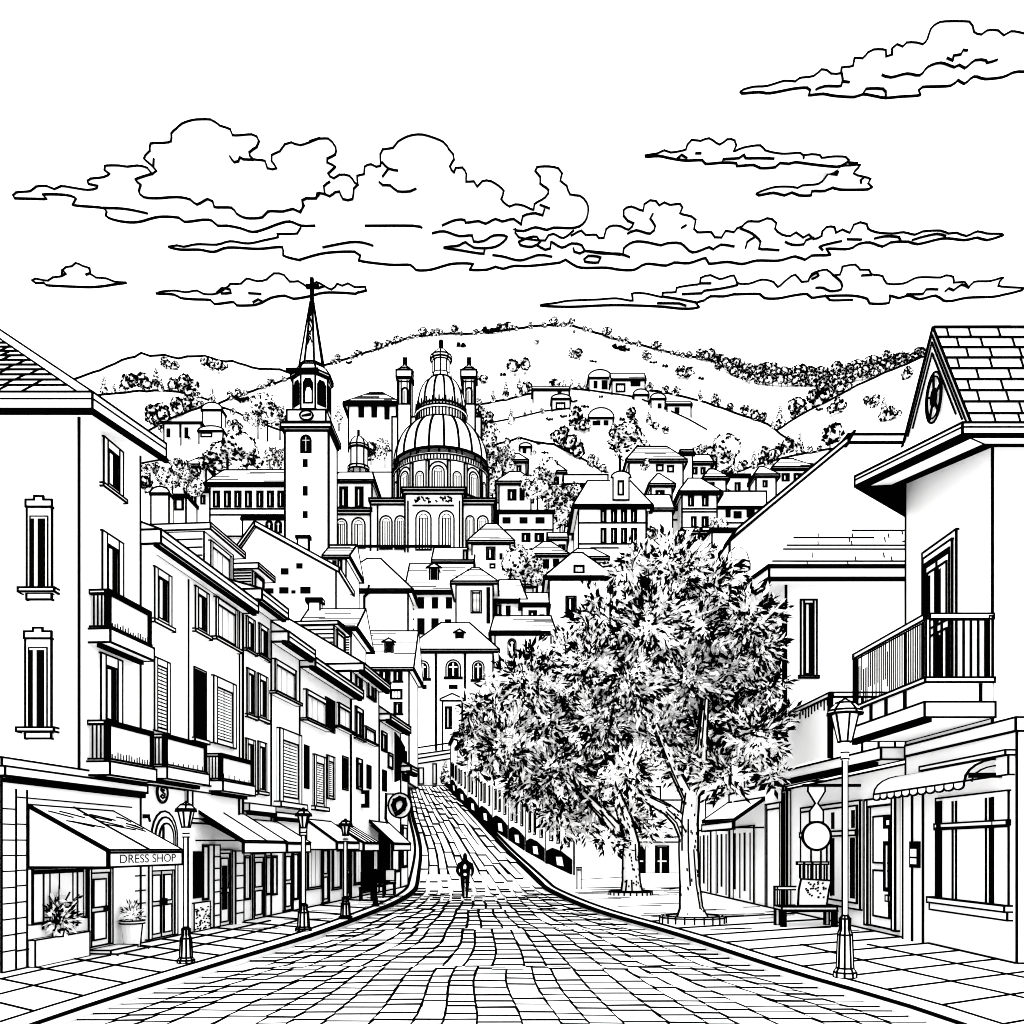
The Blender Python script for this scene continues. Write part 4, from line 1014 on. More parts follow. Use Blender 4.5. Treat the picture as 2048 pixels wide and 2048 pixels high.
# ------------------------------------------------------------------ the town on the slope
def house(label, Y, xL, xR, yE, yB, depth=8, roof=('hip', .25), apex=None, wins=(), w=3.2, over=.35, th=None, ew=None, name='town_house', cat='house', yaw=0.0, chim=None, dorm=None, line_band=(), quoin=False, kinds='dark'):
    """front wall from xL to xR in the photo at distance Y; yaw turns it about its left corner; wins: pixel rects"""
    pL, pR = P(xL, yE, Y), P(xR, yE, Y)
    wd = pR.x - pL.x; ze = pL.z; zb = 2 + (VY - yB) * Y / F
    ca, sa = math.cos(yaw), math.sin(yaw)
    fr = Fr((pL.x, Y, 0), (ca, sa, 0), (sa, -ca, 0))
    if yaw: wd = fr.uv(xR, yE)[0]
    t = thing(name, label, cat, (pL.x + wd / 2, Y, zb))
    b = B(w); kind = roof[0]
    if kind == 'gfront':
        zp_ = 2 + (VY - apex) * Y / F; b.prism(fr, [(0, zb - 6), (wd, zb - 6), (wd, ze), (wd * roof[1], zp_), (0, ze)], -depth, 0)
    else: b.box(fr, 0, wd, zb - 6, ze, -depth, 0)
    for yy in line_band:
        v = fr.uv(xL, yy)[1]; b.line(fr.pt(0, v, .02), fr.pt(wd, v, .02), w)
    if quoin:
        n = 14
        for k in range(n): b.line(fr.pt(.02, zb + (ze - zb) * k / n, .03), fr.pt(.5 + .25 * (k % 2), zb + (ze - zb) * k / n, .03), 3)
    b.build('wall', WHITE, t)
    th = th or 4.5 * Y / F
    plan = [fr.pt(0, 0, 0), fr.pt(wd, 0, 0), fr.pt(wd, 0, -depth), fr.pt(0, 0, -depth)]
    kind = roof[0]; r = B(w)
    yr = Y + depth / 2
    hh = (2 + (VY - apex) * yr / F - ze - th) if apex else 2.0
    if kind in ('hip', 'gable'):
        up, ra, rd = roof_quad(r, plan, ze, hh, roof[1] if kind == 'hip' else 0, over, th, w, ew)
        if random.random() < .45 and hh > 0: tiles(r, [p + ZU * .02 for p in (up[0], up[1], rd, ra)], 7.5 * Y / F * (1 + .6 * depth / 12 / max(.6, hh)), 14 * Y / F, 2.0, keep=random.choice((.2, .3, .45)), joints=False)
    elif kind == 'front':
        hh = 2 + (VY - apex) * Y / F - ze - th
        roof_quad(r, plan[1:] + plan[:1], ze, hh, roof[1] if len(roof) > 1 else 0, over, th, w, ew)
    elif kind == 'gfront':
        for (ua, za, ub, zb2) in ((-over, ze - over * .6, wd * roof[1], zp_), (wd + over, ze - over * .6, wd * roof[1], zp_)):
            A = [fr.pt(ua, za, over), fr.pt(ub, zb2, over), fr.pt(ub, zb2, -depth), fr.pt(ua, za, -depth)]
            r.hexa(A + [p + ZU * th for p in A])
    elif kind == 'flat':
        r.box(fr, -over, wd + over, ze, ze + th, -depth - over, over)
        r.line(fr.pt(-over, ze - th * .1, over), fr.pt(wd + over, ze - th * .1, over), ew or w * 1.6)
    elif kind == 'dome':
        r.box(fr, -over, wd + over, ze, ze + th * .7, -depth - over, over)
        pts = [(wd / 2 + (wd / 2 + over) * math.cos(k * math.pi / 10), ze + th * .7 + hh * math.sin(k * math.pi / 10)) for k in range(11)]
        r.prism(fr, pts, -depth, over * .5)
    r.build('roof', ROOFM, t)
    for it in wins:
        k = it[4] if len(it) > 4 else kinds
        window(t, fr, it[:4], k, w=w * .8, sill=(k in ('std', 'arch') and Y < 180), s=.16)
    if chim:
        for (x0, x1, y0, y1) in chim:
            f2 = front(Y + depth * .45); u0, u1, v0, v1 = f2.rect((x0, y0, x1, y1))
            c = B(w); c.box(f2, u0, u1, v0 - 1, v1, -.6, 0); c.box(f2, u0 - .15, u1 + .15, v1, v1 + .25, -.7, .1, m=0); c.line(f2.pt(u0 - .15, v1 + .12, .12), f2.pt(u1 + .15, v1 + .12, .12), 5); c.build('chimney', STONE, t)
    if dorm:
        for (x0, x1, y0, y1) in dorm:
            f2 = front(Y + depth * .16); u0, u1, v0, v1 = f2.rect((x0, y0, x1, y1)); W = u1 - u0
            c = B(w); c.box(f2, u0, u1, v0 - .4, v1, -depth * .3, 0); o = c.build('dormer', PAINT, t)
            c = B(w); c.prism(f2, [(u0 - W * .35, v1), (u1 + W * .35, v1), ((u0 + u1) / 2, v1 + W * .5)], -depth * .35, .25); c.build('dormer_roof', ROOFM, o)
            window(o, f2, (u0 + W * .2, u1 - W * .2, v0, v1 - W * .12), 'dark', px=False, w=2.4, sill=False)
    return t, fr
def wr(y0, y1, xs, hw, kind='dark'): return [(x - hw, y0, x + hw, y1, kind) for x in xs]
# lower town, nearest first
t, fr = house('house with arched windows, hip roof and pedimented porch at the head of the street', 125, 824, 986, 1306, 1492, 12, ('hip', .34), 1246, wins=[(833, 1322, 858, 1358, 'arch'), (892, 1320, 921, 1355, 'arch'), (945, 1322, 968, 1360, 'arch'), (846, 1371, 852, 1377), (899, 1371, 914, 1377)], dorm=[(912, 926, 1266, 1288)], quoin=True, over=.9, w=3.4)
b = B(3.4); u, _ = fr.uv(872, 1306); b.line(fr.pt(u, fr.uv(872, 1306)[1], .05), fr.pt(u, 8, .05), 4.5); u2, _ = fr.uv(930, 1306); b.line(fr.pt(u2, fr.uv(930, 1306)[1], .05), fr.pt(u2, fr.uv(930, 1400)[1], .05), 4.5); b.build('pilaster', STONE, t)
f2 = front(123.6); u0, u1, v0, v1 = f2.rect((885, 1402, 924, 1490)); b = B(3); b.box(f2, u0, u1, v0 - 1, v1, -1.4, 0); b.prism(f2, [(u0 - .3, v1), (u1 + .3, v1), (u1 + .3, v1 + .25), ((u0 + u1) / 2, v1 + 1.0), (u0 - .3, v1 + .25)], -1.5, .3); po = b.build('porch', PAINT, t)
window(po, f2, (891, 1414, 903, 1457), 'std', w=2.8, sill=False)
house('house with slim arched windows between the porch house and the large tree', 138, 990, 1102, 1270, 1420, 14, ('hip', .05), 1232, wins=[(1016, 1278, 1032, 1313, 'arch'), (1051, 1280, 1061, 1313, 'std')], over=.8, ew=9)
house('low house behind the left row with one pointed dormer', 100, 690, 818, 1342, 1460, 9, ('gable', 0), 1262, wins=[(760, 1340, 780, 1365, 'std'), (788, 1340, 804, 1363, 'std'), (781, 1379, 804, 1398, 'light'), (788, 1405, 804, 1428, 'std')], dorm=[(770, 786, 1285, 1316)], over=.6)
t, fr = house('broad house with quoined corner, drainpipe and two rows of black windows', 168, 819, 935, 1188, 1330, 16, ('gable', 0), 1128, wins=wr(1196, 1216, [842, 870, 898, 923], 5) + wr(1238, 1268, [842, 870], 6) + wr(1240, 1262, [896], 5), over=.9, ew=8, quoin=True, yaw=.0, dorm=[(859, 877, 1136, 1162)])
house('plain gable wing with a drainpipe on the broad quoined house', 160, 648, 816, 1186, 1330, 18, ('hip', .42), 1118, over=1.0, ew=5, dorm=[], w=3.6)
b = B(4); f2 = front(159.8); p = [f2.uv(x, y) for x, y in ((738, 1172), (737, 1186), (729, 1194), (729, 1300))]; b.path([f2.pt(*q, .25) for q in p], 4.5); tag(b.build('drainpipe', INK, loc=f2.pt(*p[0])), 'black drainpipe down the plain gable wing wall', 'drainpipe')
t, fr = house('white gable house with five tiny windows above the left row', 112, 452, 672, 1142, 1260, 10, ('gfront', .27), 1054, wins=[(563, 1138, 576, 1148), (594, 1128, 604, 1136), (532, 1178, 546, 1186), (560, 1176, 576, 1186), (602, 1175, 620, 1186), (584, 1182, 590, 1186)], chim=[(595, 617, 1076, 1112)], over=.5, w=3.4, th=.6)
house('small lean-to house with two windows beside the white gable house', 120, 655, 692, 1118, 1200, 10, ('gable', 0), 1090, wins=[(676, 1120, 684, 1146, 'std'), (666, 1122, 672, 1140)], over=.6)
t, fr = house('long dormered roof with slatted gable above the fourth shop', 60, 612, 702, 1262, 1330, 6, ('gable', 0), 1218, wins=[], over=.5, ew=9, chim=[(617, 640, 1204, 1220)])
b = B(2.4)
for k in range(9): v = fr.uv(640, 1270 + 5 * k)[1]; b.line(fr.pt(1.4 + .05 * k, v, .03), fr.pt(2.9, v, .03), 2.4)
b.build('slatted_gable', PAINT, t)
house('square house with attic window and pyramid roof behind the large tree', 160, 1098, 1220, 1160, 1420, 11, ('hip', .42), 1106, wins=[(1132, 1193, 1152, 1232, 'std'), (1148, 1131, 1168, 1146, 'light')], over=.9, w=3.8)
house('small tower house with pyramid roof and hatched window', 152, 912, 986, 1170, 1262, 9, ('hip', .42), 1136, wins=[(942, 1182, 963, 1226, 'shut'), (974, 1176, 979, 1246)], over=.9)
house('low house with a barred window left of the tall square house', 158, 990, 1048, 1205, 1280, 9, ('hip', .2), 1160, wins=[(992, 1210, 1002, 1230, 'std'), (1013, 1213, 1020, 1237)], over=.6, ew=8)
house('low narrow house with two black doors against the tall square house', 156, 1044, 1094, 1212, 1290, 9, ('gable', 0), 1186, wins=[(1058, 1222, 1073, 1254, 'std'), (1080, 1230, 1088, 1262)], over=.4, ew=8)
house('house with hatched hip roof and paired windows under the cathedral', 190, 944, 1020, 1089, 1155, 13, ('hip', .38), 1048, wins=[(973, 1095, 990, 1119, 'std'), (1000, 1108, 1004, 1118), (980, 1128, 990, 1136, 'light')], over=1.0)
house('lean-to roof house left of the hatched hip roof', 188, 868, 944, 1126, 1150, 12, ('gable', 0), 1096, wins=[(926, 1100, 936, 1124, 'std')], over=.5)
house('cottage with three small windows and low hip roof under the flat roofed block', 200, 1060, 1132, 1114, 1170, 10, ('hip', .4), 1084, wins=[(1068, 1120, 1078, 1134), (1087, 1120, 1097, 1136), (1107, 1119, 1117, 1132)], over=.8)
house('flat roofed block with three black square windows beside the cathedral', 214, 997, 1106, 1026, 1100, 12, ('flat',), wins=[(1006, 1036, 1020, 1046), (1040, 1036, 1054, 1046), (1072, 1036, 1088, 1046), (1044, 1067, 1060, 1083, 'std'), (1070, 1067, 1087, 1083, 'std')], over=.2, line_band=(1060,))
house('small chimney block at the corner of the flat roofed block', 205, 1098, 1134, 1080, 1120, 8, ('gable', 0), 1066, wins=[(1118, 1090, 1130, 1112, 'std')], over=.3)
t, fr = house('mansion with arched central dormer and two rows of four windows', 212, 1157, 1292, 1018, 1092, 15, ('hip', .22), 962, wins=wr(1021, 1045, [1207, 1228, 1248, 1268], 5, 'std') + wr(1057, 1086, [1207, 1228, 1248, 1268], 5, 'std'), over=1.4, ew=8, line_band=(1046, 1088))
f2 = front(211); u0, u1, v0, v1 = f2.rect((1226, 955, 1258, 1000)); b = B(3); b.prism(f2, [(u0, v0), (u1, v0), (u1, v1)] + [((u0 + u1) / 2 + (u1 - u0) * .62 * math.cos(k * math.pi / 8), v1 + 1.5 * math.sin(k * math.pi / 8)) for k in range(9)] + [(u0, v1)], -6, 0); o = b.build('dormer', PAINT, t); window(o, f2, (1236, 962, 1247, 990), 'light', w=2.6, sill=False)
f2 = front(210); u0, u1, v0, v1 = f2.rect((1182, 1096, 1262, 1112)); b = B(3); b.box(f2, u0, u1, v0 - 2, v1, -2, 0); b.box(f2, u0 + 2, u1 - 1, v0 - 6, v0 - 2, -2, -.4); b.build('terrace', STONE, t)
house('side wing with drainpipe joined to the right of the mansion', 214, 1294, 1345, 1022, 1110, 12, ('gable', 0), 990, wins=[], over=.4)
house('house with railed flat roof and small windows behind the mansion', 250, 1130, 1212, 972, 1010, 12, ('flat',), wins=[(1148, 980, 1156, 992), (1165, 980, 1175, 994), (1184, 984, 1190, 992)], over=.5, th=3, ew=10)
house('large plain hip roofed house high behind the mansion', 270, 1258, 1366, 926, 1000, 16, ('hip', .25), 893, wins=[(1313, 930, 1326, 942, 'light'), (1335, 932, 1347, 944, 'light')], over=1.0)
house('flat shed against the right side of the large hip roofed house', 282, 1362, 1385, 908, 960, 12, ('flat',), over=.3, th=1.2, ew=8)
house('little gabled house with one square window right of the mansion dormer', 224, 1302, 1344, 974, 1015, 9, ('hip', .45), 948, wins=[(1312, 982, 1328, 994, 'std')], over=.7)
house('villa with peaked hip roof and four square windows right of the mansion', 216, 1364, 1434, 990, 1095, 12, ('hip', .35), 957, wins=[(1377, 993, 1387, 1012, 'std'), (1405, 993, 1416, 1012, 'std'), (1383, 1034, 1392, 1054, 'std'), (1404, 1034, 1416, 1054, 'std')], over=1.0, line_band=(1018, 1024), ew=6)
house('narrow annex with arched niche between the mansion and the peaked villa', 222, 1320, 1360, 1020, 1095, 9, ('flat',), wins=[(1328, 1048, 1338, 1066, 'std')], over=.6, line_band=(1040,))
house('flat roofed house with black square windows below the right verge', 232, 1434, 1530, 1014, 1070, 12, ('flat',), wins=[(1452, 1018, 1460, 1034), (1468, 1024, 1482, 1036), (1494, 1020, 1508, 1034)], over=.3, th=4.0, ew=5, line_band=(1046,))
house('small block with arched door above the flat roofed house', 262, 1452, 1498, 954, 992, 10, ('flat',), wins=[(1470, 966, 1480, 984, 'std')], over=.3, ew=5)
house('house with two windows and low hip roof under the right hill', 285, 1550, 1624, 941, 985, 14, ('hip', .35), 918, wins=[(1564, 948, 1578, 962, 'std'), (1588, 948, 1602, 962, 'std')], over=1.2)
house('tiny gabled house between the flat roofs under the right hill', 256, 1512, 1552, 955, 1005, 9, ('hip', .4), 934, wins=[(1526, 962, 1534, 974, 'std')], over=.8)
house('small outbuilding behind the right verge', 240, 1410, 1452, 960, 990, 9, ('hip', .4), 938, wins=[(1418, 966, 1428, 980, 'light')], over=.7)
house('long low block with black eave between the tree and the right verge', 200, 1424, 1500, 1062, 1120, 10, ('flat',), over=.3, ew=9)
house('cottage with square window beside the right dome shoulder', 262, 998, 1062, 970, 1010, 12, ('hip', .35), 944, wins=[(1016, 980, 1032, 1000, 'std'), (1040, 978, 1048, 1000)], over=1.0, line_band=())
for lab, Y, a in (
    ('small hip roofed house with two windows above the cottage right of the dome', 300, (1010, 1052, 926, 960, 10, ('hip', .35), 908, [(1018, 932, 1026, 946, 'std'), (1034, 932, 1042, 946, 'std')])),
    ('narrow gabled house tucked behind the railed flat roof', 275, (1096, 1128, 948, 985, 10, ('hip', .45), 926, [(1108, 955, 1117, 970, 'std')])),
    ('low house with long roof behind the small gabled house right of the mansion', 292, (1376, 1422, 930, 962, 12, ('gable', 0), 910, [(1386, 936, 1394, 948, 'std'), (1402, 936, 1410, 948, 'std')])),
    ('tiny house with one window between the peaked villa and the flat roofed house', 246, (1424, 1456, 990, 1020, 9, ('hip', .4), 970, [(1436, 996, 1444, 1010, 'std')])),
    ('small stone house with two windows at the top of the right verge', 300, (1602, 1650, 948, 985, 12, ('hip', .3), 928, [(1612, 955, 1622, 968, 'std')])),
    ('low annex with black doorway under the villa with peaked roof', 205, (1376, 1420, 1070, 1110, 8, ('gable', 0), 1056, [(1390, 1078, 1398, 1098)])),
    ('house with three windows and long hip roof beneath the mansion terrace', 190, (1140, 1210, 1120, 1160, 10, ('hip', .3), 1098, [(1152, 1126, 1161, 1142, 'std'), (1172, 1126, 1181, 1142, 'std'), (1192, 1126, 1200, 1142, 'std')])),
    ('little pale house left of the garden trees', 178, (1026, 1066, 1176, 1205, 8, ('hip', .35), 1152, [(1036, 1182, 1044, 1196, 'std')])),
    ('small house with pyramid roof behind the arcaded building', 300, (372, 412, 935, 965, 10, ('hip', .42), 915, [(386, 942, 394, 955, 'std')])),
    ('low house with two windows on the bank left of the arcaded building', 270, (376, 420, 985, 1025, 10, ('gable', 0), 966, [(384, 992, 392, 1008, 'std'), (402, 992, 410, 1008, 'std')])),
):
    house(lab, Y, *a[:7], wins=a[7], over=.8)
# behind and left of the church
house('long arcaded building with eight tall windows left of the church tower', 262, 420, 572, 973, 1032, 14, ('hip', .12), 940, wins=wr(983, 1014, [433, 455, 476, 497, 520, 541, 562], 6, 'std'), over=1.2, ew=8, line_band=(1018, 1030))
house('arched terrace wall under the long arcaded building', 246, 485, 572, 1038, 1110, 6, ('flat',), wins=[(532, 1042, 545, 1062, 'arch'), (550, 1042, 563, 1066, 'arch')], over=.2, ew=6, cat='terrace wall', name='terrace_wall')
house('small plain house with curved gable behind the left eave', 235, 302, 338, 990, 1025, 8, ('dome',), 984, over=.2)
house('little square house with pale door behind the left eave', 238, 346, 372, 994, 1025, 8, ('flat',), wins=[(350, 997, 367, 1020, 'clear')], over=.3)
house('villa with low pediment roof and three windows behind the church tower', 320, 697, 793, 812, 868, 18, ('hip', .38), 786, wins=[(718, 815, 727, 834), (744, 815, 753, 834), (770, 815, 778, 838)], over=1.4, ew=6, line_band=())
# farms on the hills
def farm(label, key, x0, x1, yE, yB, apex, roof, wins=(), depth=None):
    q = onridge(key, (x0 + x1) / 2, yB); Y = q.y
    return house(label, Y, x0, x1, yE, yB, depth or (x1 - x0) * .6 * Y / F, roof, apex, wins, w=2.6, over=2 * Y / F, name='farmhouse', th=3 * Y / F, ew=2.2)
farm('domed farmhouse on the middle hill crest', 'middle', 1178, 1222, 758, 782, 746, ('dome',), [(1188, 763, 1194, 776), (1204, 762, 1214, 778)])
farm('long farm wing with flat roof joined to the domed farmhouse', 'middle', 1224, 1290, 762, 790, 748, ('gable', 0), [(1232, 768, 1250, 784, 'light'), (1262, 760, 1280, 772)])
farm('round roofed cottage among trees on the middle slope', 'middle', 1178, 1226, 838, 862, 822, ('dome',), [(1186, 843, 1192, 850), (1194, 842, 1200, 850), (1208, 842, 1216, 850)])
farm('long low barn at the left end of the middle hill', 'middle', 1066, 1138, 782, 800, 774, ('gable', 0), [(1116, 784, 1122, 794)])
farm('arched barn below the long low barn', 'middle', 1104, 1140, 800, 822, 793, ('dome',), [(1112, 806, 1130, 818, 'light')])
farm('small arched farmhouse down the middle hill crest', 'middle', 1302, 1330, 800, 818, 790, ('dome',), [(1316, 808, 1322, 816)])
farm('low farmhouse at the right end of the middle hill crest', 'middle', 1334, 1382, 812, 830, 804, ('gable', 0), [(1350, 816, 1358, 826)])
farm('small farmhouse under the middle hill path', 'middle', 1268, 1296, 792, 802, 782, ('dome',), [])
farm('arched farm cottage below the path beside the dome', 'low', 1040, 1062, 896, 908, 888, ('dome',), [(1046, 898, 1052, 906)])
farm('white tower farmhouse on the left spur', 'left_spur', 405, 443, 822, 853, 810, ('dome',), [])
farm('flat farmhouse with one slit window on the left spur', 'left_spur', 328, 360, 848, 882, 846, ('flat',), [(334, 858, 340, 874)])
farm('farmhouse with black slit beside the slit window farmhouse', 'left_spur', 362, 402, 848, 884, 846, ('flat',), [(370, 856, 376, 876)])
farm('long low farmhouse with rounded end on the left spur', 'left_spur', 398, 446, 864, 882, 858, ('dome',), [(402, 866, 424, 874, 'light')])

# ------------------------------------------------------------------ church tower with spire
T = thing('church_tower', 'tall square church tower with clock, open belfry and needle spire topped by a cross', 'church tower', P(612, 1110, 230))
Yt = 230.0; ft = front(Yt); k = Yt / F
X = lambda px: (px - VX) * k
Z = lambda py: H + (VY - py) * k
xa, xb = X(570), X(657); D = (xb - xa); dp = D * .95
b = B(4.2); b.box(ft, xa, xb, Z(1180), Z(862), -dp, 0)
sd = Fr((xb, Yt, 0), (0, 1, 0), (1, 0, 0)); b.line(sd.pt(0.5, Z(866), .05), sd.pt(.5, Z(1100), .05), 3)
b.build('wall', WHITE, T)
c = B(3.4); c.box(ft, xa - .4, xb + .4, Z(862), Z(857), -dp - .4, .4); c.box(ft, xa - .9, xb + .9, Z(857), Z(849), -dp - .9, .9); c.box(ft, xa - .5, xb + .5, Z(849), Z(845), -dp - .5, .5); c.build('cornice', STONE, T)
c = B(3.6); c.box(ft, X(573), X(651), Z(845), Z(818), -dp + .6, -.4); o = c.build('clock_stage', STONE, T)
ck = B(3.4); cc = (ft.uv(613, 831)); rr = 13 * k
ck.prism(ft, [(cc[0] + rr * math.cos(a * .2618), cc[1] + rr * .72 * math.sin(a * .2618)) for a in range(24)], -.5, .1); ck.line(ft.pt(cc[0], cc[1], .15), ft.pt(cc[0] + rr * .6, cc[1] + rr * .1, .15), 5); ck.line(ft.pt(cc[0], cc[1], .15), ft.pt(cc[0] - rr * .6, cc[1] - rr * .1, .15), 4)
ck.build('clock_face', PAINT, o)
cx, cy = X(615), Yt + dp * .48; R8 = 38 * k
Zb8 = lambda py: H + (VY - py) * (cy - R8 * .92) / F
Zs = lambda py: H + (VY - py) * cy / F
c = B(3.6); c.lathe((cx, cy), [(R8, Zb8(818)), (R8, Zb8(748)), (R8 * 1.12, Zb8(746)), (R8 * 1.12, Zb8(740)), (R8 * .9, Zb8(728)), (R8 * .72, Zb8(722))], 8, rings=(0, 1, 2, 3, 5), ribs=8, rot=math.pi / 8)
c.line(V((cx - R8 * 1.05, cy - R8 * 1.02, Zb8(743))), V((cx + R8 * .5, cy - R8 * 1.05, Zb8(743))), 8)
o = c.build('belfry', STONE, T)
n8 = [(math.cos(math.pi / 8 + i * math.pi / 4), math.sin(math.pi / 8 + i * math.pi / 4)) for i in range(8)]
for i in range(8):
    a, d = n8[i], n8[(i + 1) % 8]
    A, C_ = V((cx + R8 * a[0], cy + R8 * a[1], 0)), V((cx + R8 * d[0], cy + R8 * d[1], 0))
    if (A.y + C_.y) / 2 > cy + .5: continue
    fr = Fr(A, C_ - A); L = (C_ - A).length
    mid = (A + C_) / 2 - V((cx, cy, 0))
    if fr.n.dot(mid) < 0: fr.n = -fr.n
    p = B(3); p.prism(fr, [(L * .2, Zb8(806)), (L * .8, Zb8(806)), (L * .8, Zb8(766)), (L * .66, Zb8(758)), (L * .34, Zb8(758)), (L * .2, Zb8(766))], -.02, .08, m=0)
    q = p.build('belfry_opening', GLASS, o)
    if abs((A.x + C_.x) / 2 - cx) < 1: p = B(2); p.prism(fr, [(L * .32, Zb8(805)), (L * .74, Zb8(805)), (L * .74, Zb8(782)), (L * .62, Zb8(775)), (L * .44, Zb8(775)), (L * .34, Zb8(784))], .08, .14, ink=False); p.build('bell', PAINT, q)
c = B(3.6); c.lathe((cx, cy), [(R8 * .72, Zb8(722)), (R8 * .66, Zb8(716)), (R8 * .09, Zs(606)), (.001, Zs(598))], 8, rings=(0, 1), ribs=8, w=4, rot=math.pi / 8)
for j in range(10): a = random.uniform(.1, .8); c.line(V((cx + random.uniform(-.4, .4) * R8 * .6 * (1 - a), cy - R8 * .7 * (1 - a) - .2, Zs(716 - 110 * a))), V((cx + random.uniform(-.4, .4) * R8 * .6 * (1 - a), cy - R8 * .68 * (1 - a) - .2, Zs(716 - 110 * a - 10))), 2.4)
c.build('spire', ROOFM, T)
c = B(4); c.box(front(cy), cx - .22, cx + .22, Zs(600), Zs(558), -.2, .2, m=1); c.box(front(cy), cx - 1.3, cx + 1.6, Zs(575), Zs(571), -.2, .2, m=1); c.build('cross', INK, T)
window(T, ft, (602, 871, 622, 905), 'arch', w=3, sill=False, s=.05)
for y0, y1 in ((920, 933), (974, 990), (1024, 1035)): window(T, ft, (607, y0, 614, y1), 'dark', w=3, sill=False, s=.05)

# ------------------------------------------------------------------ domed cathedral
Yc = 252.0; k = Yc / F
cx, cy = (875 - VX) * k, Yc + 13
kc = cy / F
Xc = lambda px: (px - VX) * kc
Zc = lambda py, R=0: H + (VY - py) * (cy - R) / F
T = thing('domed_church', 'great domed church with ribbed dome, lantern, twin turrets and arcaded drum', 'church', (cx, cy, Zc(1100)))
fr = front(Yc - 2); kf = (Yc - 2) / F
Xf = lambda px: (px - VX) * kf
Zf = lambda py: H + (VY - py) * kf
# nave block and lower octagon
b = B(3.6)
for (x0, x1, y0, y1, n0, n1) in ((664, 742, 1024, 1112, -22, 0), (742, 812, 1008, 1112, -22, .6), (812, 926, 990, 1112, -24, 2.4), (926, 988, 1008, 1112, -22, .6)):
    b.box(fr, Xf(x0), Xf(x1), Zf(1180), Zf(y0), n0, n1)
for (x0, x1, y, n1) in ((664, 742, 1024, .5), (742, 812, 1006, 1.1), (808, 930, 990, 3.0), (926, 990, 1006, 1.1)):
    b.box(fr, Xf(x0), Xf(x1), Zf(y + 6), Zf(y), -20, n1)
    b.box(fr, Xf(x0) - .3, Xf(x1) + .3, Zf(y), Zf(y - 5), -20, n1 + .5)
for px, n1 in ((742, .8), (756, .8), (818, 2.6), (920, 2.6), (984, .8)):
    b.line(fr.pt(Xf(px), Zf(1110), n1), fr.pt(Xf(px), Zf(1010), n1), 3.4)
b.line(fr.pt(Xf(680), Zf(1100), 3.1), fr.pt(Xf(900), Zf(1100), 3.1), 5)
b.build('nave', STONE, T)
for (x0, x1, y0, y1, n) in ((672, 694, 1038, 1096, .1), (704, 730, 1036, 1096, .1), (760, 784, 1032, 1098, .7), (790, 811, 1032, 1098, .7), (832, 862, 1022, 1100, 2.5), (878, 908, 1022, 1100, 2.5), (932, 948, 1032, 1098, .7), (955, 976, 1032, 1098, .7)):
    f2 = Fr(fr.pt(0, 0, n), fr.u, fr.n); window(T, f2, (x0, y0, x1, y1), 'archl', w=3, sill=False, s=.16)
c = B(3)
for x0, x1 in ((831, 862), (875, 905)):
    for j in range(14): u = Xf(random.uniform(x0, x1)); z = Zf(random.uniform(1001, 1011)); c.line(fr.pt(u, z, 2.55), fr.pt(u + random.uniform(-.6, .6), z + random.uniform(-.4, .4), 2.55), 3)
c.line(fr.pt(Xf(828), Zf(1018), 2.55), fr.pt(Xf(908), Zf(1018), 2.55), 3.4); c.build('frieze', STONE, T)
# side chapel block
b = B(3.4); fb = Fr((0, Yc + 6, 0), (1, 0, 0), (0, -1, 0)); kb = (Yc + 6) / F
Xb = lambda px: (px - VX) * kb
Zb = lambda py: H + (VY - py) * kb
b.box(fb, Xb(665), Xb(744), Zb(1030), Zb(966), -12, 0); b.line(fb.pt(Xb(665), Zb(1016), .1), fb.pt(Xb(732), Zb(1016), .1), 4); o = b.build('side_chapel', STONE, T)
r = B(3.2); roof_quad(r, [fb.pt(Xb(665), 0, 0), fb.pt(Xb(744), 0, 0), fb.pt(Xb(744), 0, -12), fb.pt(Xb(665), 0, -12)], Zb(966), 5.0, .12, .8, .6); tiles(r, [fb.pt(Xb(672), Zb(962), .6), fb.pt(Xb(735), Zb(962), .6), fb.pt(Xb(730), Zb(942), -5), fb.pt(Xb(684), Zb(942), -5)], 1.6, 5, 2.6, keep=.6, joints=False); r.build('chapel_roof', ROOFM, o)
for x0 in (680, 711): window(o, fb, (x0, 975, x0 + 15, 1014), 'std', w=3, sill=False)
# small round cupola
Yk = 275.0; kk = Yk / F; xk = (717 - VX) * kk; Zk = lambda py: H + (VY - py) * kk
c = B(3); R_ = 18 * kk; c.lathe((xk, Yk), [(R_ * 1.15, Zk(942)), (R_ * 1.15, Zk(936)), (R_, Zk(936)), (R_, Zk(900)), (R_ * 1.1, Zk(899)), (R_ * 1.1, Zk(894)), (R_ * .9, Zk(885)), (R_ * .5, Zk(877)), (.001, Zk(874))], 16, rings=(0, 1, 3, 4, 5), ribs=8, w=3); c.line(V((xk, Yk, Zk(874))), V((xk, Yk, Zk(862))), 5); c.build('cupola', STONE, T)
